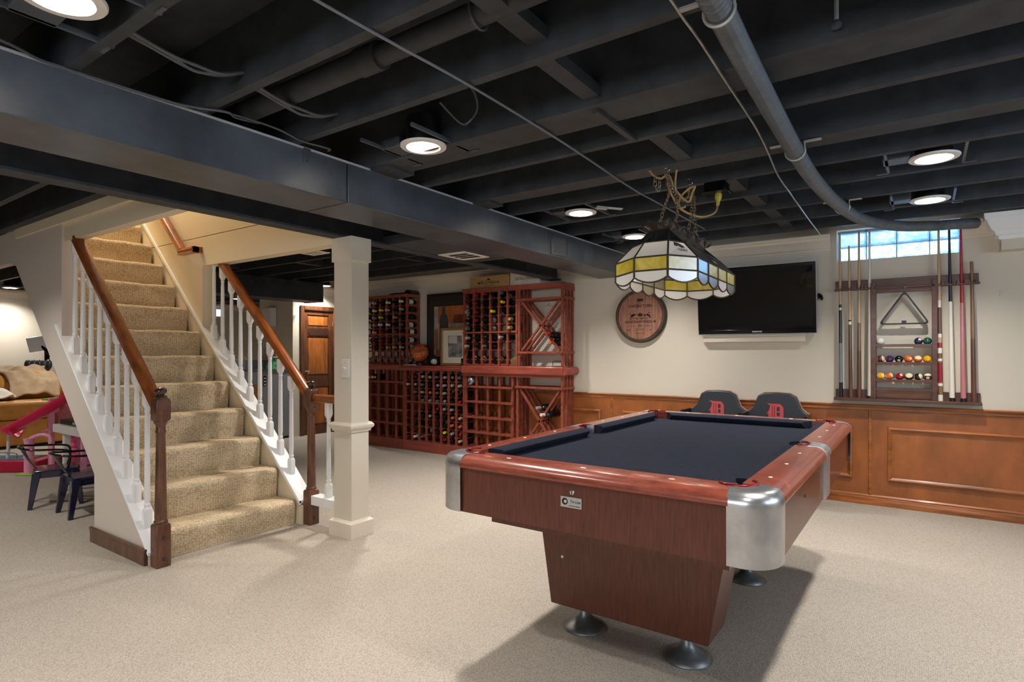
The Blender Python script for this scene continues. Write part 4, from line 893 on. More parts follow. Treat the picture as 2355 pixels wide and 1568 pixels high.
A = {(0,0):'white',(1,0):'pink',(2,0):'black',(3,0):'white',(4,0):'black',(5,0):'white',(0,1):'orange',(1,1):'white',(2,1):'yellow',(3,1):'pink',(4,1):'black',(5,1):'silver',
     (0,2):'black',(1,2):'silver',(2,2):'yellow',(3,2):'black',(4,2):'amber:gold',(5,2):'black',(0,3):'white',(1,3):'gold',(2,3):'white',(3,3):'white',(4,3):'black',(5,3):'grey',
     (0,4):'white',(1,4):'pink',(2,4):'red',(3,4):'black',(4,4):'grey',(5,4):'black',(0,5):'silver',(1,5):'burgundy',(2,5):'red',(3,5):'red',(4,5):'grey',(5,5):'black',
     (0,6):'silver',(1,6):'burgundy',(2,6):'red',(3,6):'gold',(4,6):'gold',(5,6):'silver'}
fill(PLU, RLU[:7], A, 'upper left wine rack', 'bottles in the upper left rack', 2)
B = {(0,0):'burgundy',(1,0):'red',(2,0):'red',(3,0):'black',(4,0):'grey',(5,0):'black',(0,1):'red',(1,1):'red',(2,1):'black',(3,1):'black',(4,1):'yellow',
     (0,2):'silver',(1,2):'red',(2,2):'black',(3,2):'yellow',(4,2):'black',(0,3):'black',(1,3):'red',(2,3):'black',(5,3):'gold',(0,4):'grey',(1,4):'black',(2,4):'black',(5,4):'gold',
     (0,5):'silver',(1,5):'black',(4,5):'silver',(2,5):'black',(0,6):'silver',(1,6):'black',(2,6):'grey'}
fill(PRU, RRU[:7], B, 'upper right wine rack', 'bottles in the upper right rack')
Cc = {(1,0):'burgundy',(2,0):'tan',(3,0):'silver',(4,0):'grey',(5,0):'silver',(6,0):'grey',(7,0):'grey',(0,0):'burgundy',(0,1):'silver',(1,1):'silver',(2,1):'grey',(3,1):'black',(4,1):'silver',(5,1):'silver',(6,1):'silver',(7,1):'silver',
      (1,2):'grey',(2,2):'silver',(3,2):'orange',(4,2):'grey',(5,2):'silver',(6,2):'black',(7,2):'black',(1,3):'black',(2,3):'grey',(3,3):'silver',(4,3):'grey',(5,3):'silver',(6,3):'black',(7,3):'red',
      (4,4):'red',(5,4):'silver',(6,4):'silver',(7,4):'black',(3,4):'black',(3,5):'silver',(4,5):'black',(5,5):'black',(6,5):'orange',(7,5):'tan',(4,6):'black',(5,6):'black',(6,6):'orange',(7,6):'orange',
      (5,7):'yellow',(6,7):'silver',(7,7):'red',(4,7):'black',(0,8):'burgundy',(1,8):'white:white',(5,8):'red',(6,8):'black',(7,8):'tan',(2,5):'black',(2,7):'black',(1,5):'black',(1,6):'black'}
fill(PML, RML, Cc, 'lower middle wine rack', 'bottles in the lower middle rack', ln=.73)
# tilted display row, shoulders and labels showing
for c in range(6):
    bottle((PLU[c+2] + PLU[c+3]) / 2, 1.034, 4.885, 'dark', ['gold', 'black', 'silver', 'black', 'tan', 'red'][c], 'tilted labelled bottle, %s in the bottom display row of the upper left rack' % ORD[c], 'tilted bottles in the upper left rack', (R(-12), 0, PI), True, .7)
for c, k in ((0, 'black'), (1, 'grey'), (3, 'black'), (5, 'gold')):
    bottle((PRU[c] + PRU[c+1]) / 2, 1.036, 4.885, 'pale' if c == 5 else 'dark', k, 'tilted labelled bottle in the %s slot of the display row, upper right rack' % ORD[c], 'tilted bottles in the upper right rack', (R(-12), 0, PI), True, .7)
for x, z, k, lab in ((-2.935, 1.30, 'red', 'upper of two dark bottles lying in the upper crossed-slat rack'), (-2.90, 1.225, 'orange', 'lower of two dark bottles lying in the upper crossed-slat rack')):
    bottle(x, z, 5.06, 'dark', k, lab, 'bottles in the upper crossed rack', (0, 0, R(-8)))
for x, z, k, lab in ((-3.03, .585, 'silver', 'upper dark bottle with silver cap lying in the lower crossed-slat rack'), (-2.98, .520, 'white', 'lower dark bottle with white cap lying in the lower crossed-slat rack')):
    bottle(x, z, 5.06, 'dark', k, lab, 'bottles in the lower crossed rack', (0, 0, R(-14)))
for x, k in ((-5.50, 'tan'), (-5.44, 'pink')):
    bottle(x, .83, 5.06, 'dark', k, '%s capped bottle in the top cell of the lower left rack' % k, 'bottles in the lower left rack')

# ---------------------------------------------------------------- things on and above the racks
M['pine'] = mat('pale_pine_box', (190, 152, 100), .6, var=.14, vscale=4, stretch=(1, 6, 8)); M['paleply'] = mat('white_washed_box', (222, 212, 200), .6, var=.05)
t = thing('wine_crate', 'pine wine box printed MOET & CHANDON on top of the rack', 'box', (-3.727, 4.98, 1.808)); MB().box(-3.988, -3.466, 4.895, 5.07, 1.808, 1.925).build('crate_body', M['pine'], t, bevel=.002); MB().box(-3.988, -3.466, 4.893, 5.072, 1.925, 1.933).build('crate_lid', M['pine'], t)
yb = 4.8945
text_obj('crate_lettering', 'MOËT & CHANDON', (-3.735, yb, 1.862), .034, (PI/2, 0, 0), M['ink'], t, .0003, .92, bold=.0006); text_obj('crate_lettering', 'C H A M P A G N E', (-3.735, yb, 1.836), .016, (PI/2, 0, 0), M['ink'], t, .0003, 1)
b = MB(); b.prism([(-3.751, yb + .0004, 1.888), (-3.719, yb + .0004, 1.888), (-3.712, yb + .0004, 1.906), (-3.724, yb + .0004, 1.899), (-3.735, yb + .0004, 1.912), (-3.746, yb + .0004, 1.899), (-3.758, yb + .0004, 1.906)], (0, -.0006, 0)); b.box(-3.79, -3.757, yb - .0002, yb + .0004, 1.8865, 1.888); b.box(-3.713, -3.68, yb - .0002, yb + .0004, 1.8865, 1.888); b.build('crown_emblem', M['ink'], t)
t = thing('wine_crate', 'whitewashed wine box printed GESELLMANN beside the pine one', 'box', (-3.27, 4.98, 1.808)); MB().box(-3.455, -3.09, 4.895, 5.07, 1.808, 1.940).build('crate_body', M['paleply'], t, bevel=.002)
text_obj('crate_lettering', 'GESELLMANN', (-3.272, yb, 1.876), .042, (PI/2, 0, 0), M['ink'], t, .0003, .95); text_obj('crate_lettering', 'DEUTSCHKREUTZ', (-3.272, yb, 1.845), .012, (PI/2, 0, 0), M['greige'], t, .0003, 1)
M['wick'] = mat('dark_brown_cradle', (44, 30, 26), .5, var=.2)
t = thing('wine_cradle', 'dark arched wine cradle lying on top of the upper left rack', 'cradle', (-5.05, 4.97, 1.81))
b = MB(); pts = [(-4.93 + .055 * math.cos(R(a)), 4.90, 1.811 + .052 * math.sin(R(a))) for a in range(180, -1, -15)] + [(-4.93 + .046 * math.cos(R(a)), 4.90, 1.811 + .043 * math.sin(R(a))) for a in range(0, 181, 15)]; b.prism(pts, (0, .14, 0)); b.build('cradle_arch', M['wick'], t)
b = MB(); b.tube(spline([(-5.26, 4.93, 1.822), (-5.18, 4.94, 1.830), (-5.08, 4.95, 1.828), (-4.98, 4.96, 1.838)], 5), .012, 7); b.build('cradle_handle', M['wick'], t, smooth=60); MB().box(-5.26, -4.98, 4.92, 5.02, 1.8105, 1.82).build('cradle_tray', M['wick'], t)
# framed poster leaning on the wall
M['dkframe'] = mat('dark_brown_frame', (44, 32, 26), .35); M['giltframe'] = mat('gilt_frame', (176, 138, 84), .3, metal=.5); M['matboard'] = mat('ivory_mat_board', (226, 216, 196), .7)
def frame(t, x0, x1, z0, z1, y, w, d, m, tilt=0):
    for a in ((x0, x1, z0, z0 + w), (x0, x1, z1 - w, z1), (x0, x0 + w, z0 + w, z1 - w), (x1 - w, x1, z0 + w, z1 - w)): MB().box(a[0], a[1], y - d, y, a[2], a[3]).build('frame_bar', m, t, bevel=.004)
t = thing('framed_poster', 'large dark framed print of a bottle behind the basketball and gold frame', 'picture', (-4.46, 5.07, .98))
frame(t, -4.77, -4.10, .981, 1.81, 5.085, .035, .03, M['dkframe']); MB().box(-4.735, -4.135, 5.066, 5.075, 1.016, 1.775).build('poster_mount', mat('charcoal_mount', (52, 48, 46), .3), t)
y = 5.0655
def patch(x0, x1, z0, z1, col, dy=0, nm='print_patch'): MB().box(x0, x1, y - dy - .0006, y - dy, z0, z1).build(nm, mat('print_ink', col, .35, var=.18, vscale=9), t)
patch(-4.66, -4.14, 1.10, 1.66, (176, 166, 150)); patch(-4.60, -4.20, 1.46, 1.66, (180, 104, 60), .0008); patch(-4.655, -4.60, 1.16, 1.40, (150, 108, 92), .0008); patch(-4.64, -4.44, 1.08, 1.16, (150, 92, 58), .0008); patch(-4.36, -4.20, 1.46, 1.56, (128, 62, 46), .0016)
b = MB(); b.prism([(-4.575, y - .003, 1.16), (-4.575, y - .003, 1.50), (-4.555, y - .003, 1.56), (-4.535, y - .003, 1.58), (-4.535, y - .003, 1.655), (-4.485, y - .003, 1.655), (-4.485, y - .003, 1.58), (-4.465, y - .003, 1.56), (-4.445, y - .003, 1.50), (-4.445, y - .003, 1.16)], (0, .0006, 0)); b.build('printed_bottle', mat('print_slate', (74, 74, 76), .3), t)
# gold framed photograph leaning in front
t = thing('framed_photo', 'gold framed black and white photograph with wide ivory mat on the counter', 'picture', (-4.28, 4.97, .98))
frame(t, -4.475, -4.085, .980, 1.405, 4.985, .030, .022, M['giltframe']); MB().box(-4.445, -4.115, 4.976, 4.982, 1.01, 1.375).build('mat_board', M['matboard'], t)
m = mat('grey_photo_print', (120, 120, 120), .25, var=.6, vscale=11, dark=(30, 30, 32)); MB().box(-4.365, -4.165, 4.9745, 4.976, 1.075, 1.315).build('photo_print', m, t); MB().box(-4.355, -4.235, 4.974, 4.9745, 1.23, 1.31).build('photo_sky', mat('photo_sky_grey', (196, 196, 194), .25), t)
# basketball on a stand
BC = Vector((-4.775, 4.945, 1.128)); br = .104
t = thing('basketball', 'orange basketball marked VOIT on a dark stand on the counter', 'ball', (BC.x, BC.y, .98))
MB().ball(BC, br, 32, 20).build('ball_skin', mat('orange_pebbled_rubber', (190, 96, 48), .45, bump=.25, bscale=500), t, smooth=80)
b = MB()
for ax in (0, 1, 2, 3):
    pts = []
    for k in range(48):
        a = 2 * PI * k / 48
        v = [Vector((math.cos(a), math.sin(a), .12 * math.cos(a))), Vector((0, math.cos(a), math.sin(a))), Vector((math.cos(a), .75 * math.sin(a), .55 + .0 * a)), Vector((math.cos(a), .75 * math.sin(a), -.62))][ax]
        v = v.normalized() * (br - .0002); v = Matrix.Rotation(R(-12), 3, 'Y') @ (Matrix.Rotation(R(50), 3, 'Z') @ v); pts.append(BC + v)
    b.tube(pts, .0016, 5, closed=True)
b.build('ball_seam', M['blk'], t)
def ball_text(body, size, th, ph, m, ctr=BC, r=br, par=None, nm='ball_lettering'):
    o = text_obj(nm, body, ctr, size, (0, 0, 0), m, par, .0004, 1, bold=.0006)
    Rm = Matrix.Rotation(th, 3, 'Z')
    for v in o.data.vertices:
        x, yv = v.co.x / r, v.co.y / r + ph
        p = Vector((math.sin(x) * math.cos(yv), -math.cos(x) * math.cos(yv), math.sin(yv))) * (r + .0006 + v.co.z)
        v.co = Rm @ p
    o.location = ctr - WL[par.name]; return o
ball_text('VOIT', .052, R(38), R(8), M['ink'], par=t); ball_text('OFFICIAL', .020, R(38), R(-28), CP['gold'], par=t)
MB().lathe([(.06, 0), (.06, .02), (.045, .03), (.05, .042), (.044, .045)], (BC.x, BC.y, .980), 20).build('ball_stand', M['wick'], t)
t = tag(MB().box(-4.945, -4.775, 4.845, 4.895, .9805, .990).build('name_card', M['white'], bevel=.002), 'white card lying on the counter in front of the basketball', 'card')
t = thing('baseball_case', 'baseball in a clear display cube on the counter', 'case', (-4.525, 4.92, .98)); MB().ball((-4.525, 4.915, 1.024), .034, 20, 12).build('baseball', M['white'], t, smooth=80)
M['acrylic'] = mat('clear_acrylic', (250, 250, 250), .02, trans=1, ior=1.1); MB().box(-4.565, -4.485, 4.875, 4.955, .988, 1.066).build('acrylic_cube', M['acrylic'], t); MB().box(-4.568, -4.482, 4.872, 4.958, .980, .988).build('cube_base', M['blk'], t)
b = MB(); b.tube([(-4.525 + .0345 * math.cos(a) * .6 - .012, 4.915 - .0345 * math.sqrt(max(0, 1 - (math.cos(a) * .6 - .35) ** 2 - (math.sin(a) * .85) ** 2)), 1.024 + .0345 * math.sin(a) * .85) for a in [R(q) for q in range(-70, 71, 14)]], .0009, 5); b.build('ball_stitching', CP['red'], t)
t = thing('small_flask', 'small dark bottle with silver top beside the gold picture frame', 'bottle', (-4.085, 4.90, .98)); MB().lathe([(.018, 0), (.020, .004), (.020, .075), (.013, .085)], (-4.092, 4.90, .9795), 14).build('flask_body', GL['dark'], t, smooth=40); MB().lathe([(.014, .085), (.014, .105), (.001, .106)], (-4.092, 4.90, .9795), 14).build('flask_cap', CP['silver'], t, smooth=40)
t = thing('mini_helmet', 'small silver football helmet on the grid rack shelf', 'helmet', (-3.955, 4.87, .778)); b = MB(); b.ball((-3.955, 4.885, .826), .044, 20, 14, (.95, 1.08, 1)); b.build('helmet_shell', mat('silver_helmet', (150, 154, 160), .2, metal=.6), t, smooth=80)
MB().tube([(-3.99, 4.845, .795), (-3.97, 4.828, .790), (-3.94, 4.828, .790), (-3.92, 4.845, .795)], .003, 6).build('face_guard', M['chrome'], t); MB().tube([(-3.99, 4.845, .808), (-3.97, 4.83, .805), (-3.94, 4.83, .805), (-3.92, 4.845, .808)], .003, 6).build('face_guard', M['chrome'], t); MB().box(-3.975, -3.935, 4.84, 4.86, .806, .828).build('helmet_opening', M['blk'], t)
MB().box(-4.0, -3.91, 4.85, 4.92, .777, .783).build('helmet_base', M['blk'], t)
t = thing('wire_stand', 'small bent black wire stand on the counter in the upper crossed rack', 'stand', (-2.92, 4.92, .99)); MB().tube([(-2.965, 4.93, .993), (-2.97, 4.93, 1.04), (-2.93, 4.93, 1.045), (-2.87, 4.93, 1.04), (-2.868, 4.93, 1.032)], .0035, 6).build('wire_bend', M['blk'], t); MB().tube([(-2.965, 4.93, .993), (-2.87, 4.96, .993)], .0035, 6).build('wire_bend', M['blk'], t)
t = thing('hanging_plaque', 'small pale plaque hanging on the wall inside the upper crossed rack', 'plaque', (-3.10, 5.085, 1.5)); MB().box(-3.16, -3.06, 5.08, 5.093, 1.46, 1.60).build('plaque_board', M['paleply'], t, bevel=.003); MB().tube([(-3.13, 5.088, 1.60), (-3.11, 5.09, 1.63), (-3.09, 5.088, 1.60)], .0015, 5).build('plaque_cord', M['blk'], t)
# ================================================================ television, barrel head, seats, cue rack
tv = thing('television', 'black wall mounted television tilted on its mount behind the lamp', 'television', (-1.11, 5.03, 1.28))
TC = Vector((-1.112, 4.985, 1.552)); TM = Matrix.Rotation(R(6), 3, 'X'); HX, HZ = .450, .272
def tvp(x, y, z): return TC + TM @ Vector((x, y, z))
def tvbox(nm, x0, x1, y0, y1, z0, z1, m, bev=0):
    b = MB(); b.box(x0, x1, y0, y1, z0, z1); b.v = [TC + TM @ p for p in b.v]; return b.build(nm, m, tv, bevel=bev)
tvbox('tv_body', -HX, HX, 0, .05, -HZ, HZ, M['blkgloss'], .004)
tvbox('tv_bezel', -HX, HX, -.006, 0, -HZ, -HZ + .034, M['blkgloss'], .003); tvbox('tv_bezel', -HX, HX, -.006, 0, HZ - .026, HZ, M['blkgloss'], .003); tvbox('tv_bezel', -HX, -HX + .026, -.006, 0, -HZ + .034, HZ - .026, M['blkgloss']); tvbox('tv_bezel', HX - .026, HX, -.006, 0, -HZ + .034, HZ - .026, M['blkgloss'])
M['screen'] = mat('dark_lcd_screen', (10, 12, 16), .06, spec=.6); tvbox('tv_screen', -HX + .026, HX - .026, -.001, .002, -HZ + .034, HZ - .026, M['screen'])
M['clearedge'] = mat('clear_tv_edge', (170, 174, 180), .15)
for a in ((-HX - .005, -HX, -HZ, HZ), (HX, HX + .005, -HZ, HZ), (-HX - .005, HX + .005, -HZ - .005, -HZ), (-HX - .005, HX + .005, HZ, HZ + .005)): tvbox('tv_edge', a[0], a[1], -.004, .006, a[2], a[3], M['clearedge'])
o = text_obj('tv_lettering', 'SAMSUNG', tvp(0.02, -.0064, -HZ + .016), .015, (0, 0, 0), M['white'], tv, .0002, 1.1, bold=.0004); o.rotation_euler = (TM @ Matrix.Rotation(PI/2, 3, 'X')).to_euler()
MB().box(-1.35, -.87, 5.045, WY - .001, 1.40, 1.72).build('wall_mount', M['blk'], tv)
for x in (-1.25, -.97): MB().bar((x, 5.02, 1.45), (x, 5.075, 1.70), .04, .02).build('mount_arm', M['blk'], tv)
t = thing('sound_bar_shelf', 'shallow cream shelf box on the wall under the television', 'shelf', (-1.12, 5.06, 1.185))
MB().box(-1.535, -.745, 5.035, WY, 1.215, 1.262).build('shelf_box', M['wall'], t, bevel=.003); MB().box(-1.545, -.735, 5.020, WY, 1.262, 1.275).build('shelf_top', M['wall'], t, bevel=.002)
t = thing('wall_clip', 'round dark knob sticking out at the right edge of the television', 'knob', (-.64, 5.05, 1.55)); MB().lathe([(.030, 0), (.032, .01), (.022, .022), (.001, .026)], (-.650, 5.055, 1.555), 18, Matrix.Rotation(R(65), 3, 'Y') , cap=False).build('knob_disc', M['blkgloss'], t, smooth=50); MB().box(-.66, -.63, 5.05, WY, 1.545, 1.565).build('knob_arm', M['blk'], t)

# barrel head sign
bh = thing('barrel_head', 'round oak barrel head sign reading CHATEAU TOBIN on the wall', 'sign', (-2.115, 5.06, 1.21))
Bc = Vector((-2.115, 0, 1.463)); Rb = .243; RX = Matrix.Rotation(PI/2, 3, 'X')
M['stave'] = mat('weathered_oak_stave', (156, 108, 90), .65, var=.24, vscale=6, stretch=(6, 1, 1.2)); M['hoop'] = mat('dark_iron_hoop', (62, 54, 46), .5, metal=.3, var=.3)
M['oakrim'] = mat('dark_oak_rim', (70, 54, 40), .6, var=.3, vscale=14)
ws = [-.216, -.155, -.090, -.022, .050, .115, .170, .216]
for a, c in zip(ws, ws[1:]):
    n = 6; top = [(a + (c - a) * i / n + (.0008 if i == 0 else -.0008 if i == n else 0)) for i in range(n + 1)]
    pts = [(Bc.x + x, 5.058, Bc.z - math.sqrt(max(0, .217 ** 2 - x * x))) for x in top] + [(Bc.x + x, 5.058, Bc.z + math.sqrt(max(0, .217 ** 2 - x * x))) for x in top[::-1]]
    MB().prism(pts, (0, .02, 0)).build('head_stave', M['stave'], bh)
MB().lathe([(.214, .012), (.214, .052), (.222, .055), (.236, .052), (.243, .030), (.243, 0), (.214, .0)], (Bc.x, WY - .001, Bc.z), 48, RX, cap=False).build('barrel_rim', M['oakrim'], bh, smooth=35)
MB().lathe([(.2435, .002), (.2455, .002), (.2455, .026), (.2435, .026)], (Bc.x, WY - .001, Bc.z), 48, RX, cap=False).build('iron_hoop', M['hoop'], bh, smooth=35)
yb = 5.0575
for s, z, sz, sx in (('CHATEAU TOBIN', 1.553, .036, .82), ('GROSSE POINTE WOODS, MI', 1.408, .030, .78), ('2010', 1.371, .030, .62)): text_obj('sign_lettering', s, (Bc.x, yb, z), sz, (PI/2, 0, 0), M['ink'], bh, .0004, sx, bold=.0007)
b = MB()
for x0, x1 in ((-.120, -.040), (.035, .115)): b.box(Bc.x + x0, Bc.x + x1, yb - .0005, yb + .0005, 1.3695, 1.3725)
for i, (x, z, w) in enumerate(((0, 1.345, .09), (0, 1.333, .10), (0, 1.303, .09), (-.11, 1.333, .026), (.10, 1.333, .018))): b.box(Bc.x + x - w / 2, Bc.x + x + w / 2, yb - .0004, yb + .0004, z, z + (.003 if i < 3 else .006))
b.build('sign_lettering', M['ink'], bh)
# vineyard engraving: house, ground line, scrolls, trees
b = MB()
def fl(pts): b.prism([(Bc.x + x, yb + .0003, Bc.z + z) for x, z in pts], (0, -.0008, 0))
fl([(-.10, -.018), (.105, -.018), (.105, -.021), (-.10, -.021)])
fl([(-.02, -.004), (.022, -.004), (.022, .016), (.001, .030), (-.02, .016)]); fl([(-.052, .012), (-.02, .014), (-.02, .010), (-.052, .007)]); fl([(.022, .014), (.056, .012), (.056, .007), (.022, .010)])
for cx, cz, r in ((-.072, .006, .016), (-.058, .012, .012), (-.084, -.004, .010), (.072, .008, .013), (.086, .002, .011), (.094, -.010, .009), (.046, .002, .008), (-.100, .022, .006), (.088, .026, .007), (-.094, -.024, .007), (-.030, -.024, .007), (.014, -.024, .008)):
    fl([(cx + r * math.cos(R(a)) * (1 + .3 * math.sin(R(a * 3))), cz + r * .8 * math.sin(R(a))) for a in range(0, 360, 30)])
for cx in (-.018, 0, .018): fl([(cx + .010 * math.cos(R(a)), .145 + .012 * math.sin(R(a)) + (.004 if cx == 0 else 0)) for a in range(0, 360, 40)])
fl([(-.004, .122), (.004, .122), (.001, .14), (-.001, .14)]); fl([(-.034, .143), (-.02, .147), (-.02, .139)]); fl([(.034, .143), (.02, .147), (.02, .139)])
b.build('vineyard_emblem', M['ink'], bh)
t = thing('wall_socket', 'tiny outlet fitting on the wall right of the cue rack', 'outlet', (.43, WY, 1.53)); b = MB(); b.lathe([(.010, 0), (.009, .004)], (.432, WY, 1.538), 10, RX); b.build('socket_ring', M['greige'], t); MB().lathe([(.010, 0), (.009, .004)], (.432, WY, 1.515), 10, RX).build('socket_ring', M['greige'], t)

# stadium seats
M['vinyl'] = mat('black_padded_vinyl', (46, 50, 56), .42, bump=.08, bscale=120); M['dred'] = mat('team_red', (186, 72, 76), .5); M['seatwood'] = mat('pale_edge_piping', (186, 142, 120), .5)
def seat(cx, label):
    t = thing('stadium_seat', label, 'seat', (cx, 4.84, 0), 'black stadium seats behind the pool table')
    w, zt = .222, .818; y = 4.86
    out = [(-w, .44), (-w, .665), (-w * .92, .672), (-w * .78, .700), (-w * .70, .745), (-w * .62, .790), (-w * .42, zt - .003), (0, zt + .002), (w * .42, zt - .003), (w * .62, .790), (w * .70, .745), (w * .78, .700), (w * .92, .672), (w, .665), (w, .44)]
    b = MB(); b.prism([(cx + x, y, z) for x, z in out], (0, .035, 0)); b.build('seat_back', M['vinyl'], t, bevel=.012, seg=3)
    b = MB(); b.prism([(cx + x * 1.012, y + .030, z + .004) for x, z in out], (0, .014, 0)); b.build('back_shell', M['seatwood'], t)
    b = MB(); b.box(cx - w + .01, cx + w - .01, 4.62, 4.84, .40, .46); b.build('seat_pad', M['vinyl'], t, bevel=.015)
    for s in (-1, 1):
        MB().box(cx + s * (w + .010) - .008, cx + s * (w + .010) + .008, 4.66, 4.88, .34, .665).build('side_standard', M['blkgloss'], t, bevel=.003)
        MB().box(cx + s * (w + .010) - .010, cx + s * (w + .010) + .010, 4.70, 4.86, .0, .34).build('leg', M['blkgloss'], t)
    # gothic letter D with its spurs and slots
    s = .096; ox, oz = cx - .010, .648; yy = y - .0005
    b = MB()
    def g(pts): b.prism([(ox + px * s, yy, oz + pz * s) for px, pz in pts], (0, -.0018, 0))
    g([(-.62, .92), (-.30, .88), (.34, .88), (.34, .72), (-.38, .72)]); g([(-.38, .72), (-.24, .72), (-.24, -.60), (-.46, -.60), (-.52, .10), (-.66, .02), (-.44, .40)])
    g([(-.20, .72), (-.08, .72), (-.08, -.62), (-.20, -.62)]); g([(-.03, .72), (.12, .72), (.12, -.66), (-.03, -.66)]); g([(.34, .88), (.56, .70), (.62, .50), (.62, -.40), (.42, -.66), (.34, -.66)])
    g([(.12, .20), (.34, .20), (.34, .30), (.12, .30)]); g([(.12, -.20), (.34, -.20), (.34, -.10), (.12, -.10)]); g([(-.60, -.60), (.40, -.60), (.34, -.80), (-.40, -.80)]); g([(.12, .64), (.34, .64), (.34, .72), (.12, .72)])
    b.build('letter_emblem', M['dred'], t)
    return t
seat(-1.362, 'left black padded stadium seat with red letter D behind the pool table'); seat(-.918, 'right black padded stadium seat with red letter D behind the pool table')

# cue rack
M['rackw'] = mat('dark_walnut_rack', (86, 54, 42), .42, var=.22, vscale=6, stretch=(1, 4, 4), coat=.1)
cr = thing('cue_rack', 'dark walnut wall rack holding pool cues, triangle and balls', 'cue rack', (-.11, 5.05, .78))
k = M['rackw']
MB().box(-.540, .315, 5.060, WY, 1.600, 1.668).build('top_board', k, cr, bevel=.003)
MB().box(-.545, .320, 5.030, 5.060, 1.592, 1.606).build('cue_clip_rail', k, cr, bevel=.002)
for x in (-.50, -.44, -.383, -.317, .098, .160, .224, .282):
    for s in (-1, 1): MB().box(x + s * .022 - .007, x + s * .022 + .007, 5.020, 5.060, 1.592, 1.622).build('cue_clip', k, cr)
for x0, x1 in ((-.322 + .012, -.276), (.056, .088)): MB().box(x0, x1, 5.030, WY, .792, 1.640).build('upright', k, cr, bevel=.002)
MB().box(-.276, .056, 5.050, WY, 1.565, 1.605).build('cross_rail', k, cr); MB().box(-.276, .056, 5.062, WY, 1.605, 1.64).build('cross_rail', M['wick'], cr)
for z in (1.183, 1.055, .930): MB().box(-.276, .056, 5.022, WY - .02, z - .012, z).build('ball_shelf', k, cr, bevel=.002); MB().box(-.276, .056, 5.018, 5.024, z - .014, z + .006).build('shelf_lip', k, cr)
MB().box(-.276, .056, 5.03, WY, .855, .872).build('cross_rail', k, cr)
MB().box(-.540, .325, WY - .020, WY, .792, .852).build('back_board', k, cr); MB().box(-.276, .056, WY - .028, WY - .02, .80, .856).build('back_board', M['wainr'], cr)
MB().box(-.545, .330, 5.000, WY, .772, .792).build('butt_shelf', k, cr, bevel=.003)
MB().tube([(-.10, WY - .03, 1.59), (-.10, 5.03, 1.59), (-.10, 5.028, 1.60)], .004, 6).build('triangle_peg', M['brass'], cr)
# triangle
t = thing('ball_triangle', 'black plastic ball triangle hanging in the cue rack', 'triangle', (-.105, 5.035, 1.33))
A_, B_, C_ = Vector((-.103, 5.035, 1.575)), Vector((-.262, 5.035, 1.330)), Vector((.048, 5.035, 1.330))
P = []
for p, q, r in ((C_, A_, B_), (A_, B_, C_), (B_, C_, A_)):
    d0, d1 = (p - q).normalized() * .035, (r - q).normalized() * .035
    for i in range(7):
        u = i / 6; P.append((q + d0) * (1 - u) ** 2 + q * 2 * u * (1 - u) + (q + d1) * u * u)
b = MB(); n = len(P)
cen = (A_ + B_ + C_) / 3
for yy in (5.015, 5.055):
    for kq in (0, 1): b.v += [Vector((p.x, yy, p.z)) + (cen - p).normalized() * (.016 * kq) for p in P]
for i in range(n):
    j = (i + 1) % n
    for f in ((i, j, n + j, n + i), (2*n + i, 3*n + i, 3*n + j, 2*n + j), (i, 2*n + i, 2*n + j, j), (n + i, n + j, 3*n + j, 3*n + i)): b.f.append(list(f)); b.m.append(0)
b.build('triangle_frame', M['blk'], t, smooth=40); MB().box(-.120, -.092, 5.010, 5.05, 1.332, 1.356).build('triangle_badge', mat('navy_badge', (36, 40, 66), .4), t)
# cues
CM = {k_: mat('cue_' + k_, c, .3, coat=.3, var=v, vscale=6, stretch=(8, 8, .6)) for k_, c, v in (('maple', (196, 160, 122), .1), ('brown', (96, 62, 46), .2), ('blackm', (24, 24, 26), 0), ('linen', (116, 122, 124), .12), ('silver', (196, 190, 172), .05), ('red', (166, 36, 44), .05), ('pink', (188, 120, 124), .06), ('ivory', (226, 220, 206), 0), ('dkred', (140, 26, 36), 0), ('navy', (34, 32, 44), 0), ('oak', (124, 92, 62), .2))}
def cue(x0, z0, x1, z1, r0, r1, bands, label, y0=5.045, y1=5.047):
    t = thing('pool_cue', label, 'pool cue', (x0, y0, z0), 'pool cues in the wall rack')
    p0, p1 = Vector((x0, y0, z0)), Vector((x1, y1, z1))
    for nm, a, c, m in bands: 
        MB().tube([p0.lerp(p1, a), p0.lerp(p1, c)], [r0 + (r1 - r0) * a, r0 + (r1 - r0) * c], 12).build(nm, CM[m], t, smooth=50)
Z0 = .792
cue(-.502, Z0, -.510, 2.03, .0145, .0065, [('butt', 0, .09, 'blackm'), ('wrap', .09, .33, 'linen'), ('forearm', .33, .53, 'blackm'), ('joint_ring', .53, .545, 'ivory'), ('collar', .545, .565, 'blackm'), ('shaft', .565, 1, 'maple')], 'leftmost pool cue, black butt with grey wrap and maple shaft')
cue(-.437, Z0, -.450, 1.93, .0145, .0065, [('butt', 0, .48, 'brown'), ('joint_ring', .48, .50, 'ivory'), ('collar', .50, .51, 'blackm'), ('shaft', .51, 1, 'maple')], 'shorter pool cue with dark brown butt, second from the left')
cue(-.383, Z0, -.385, 2.03, .0155, .0065, [('butt', 0, .28, 'brown'), ('forearm', .28, .45, 'oak'), ('shaft', .45, 1, 'maple')], 'one-piece brown pool cue third from the left, no joint ring')
cue(-.317, Z0, -.318, 2.03, .0165, .0065, [('bumper', 0, .014, 'blackm'), ('butt', .014, .66, 'silver'), ('shaft', .66, 1, 'ivory')], 'pearly silver pool cue touching the left upright of the rack')
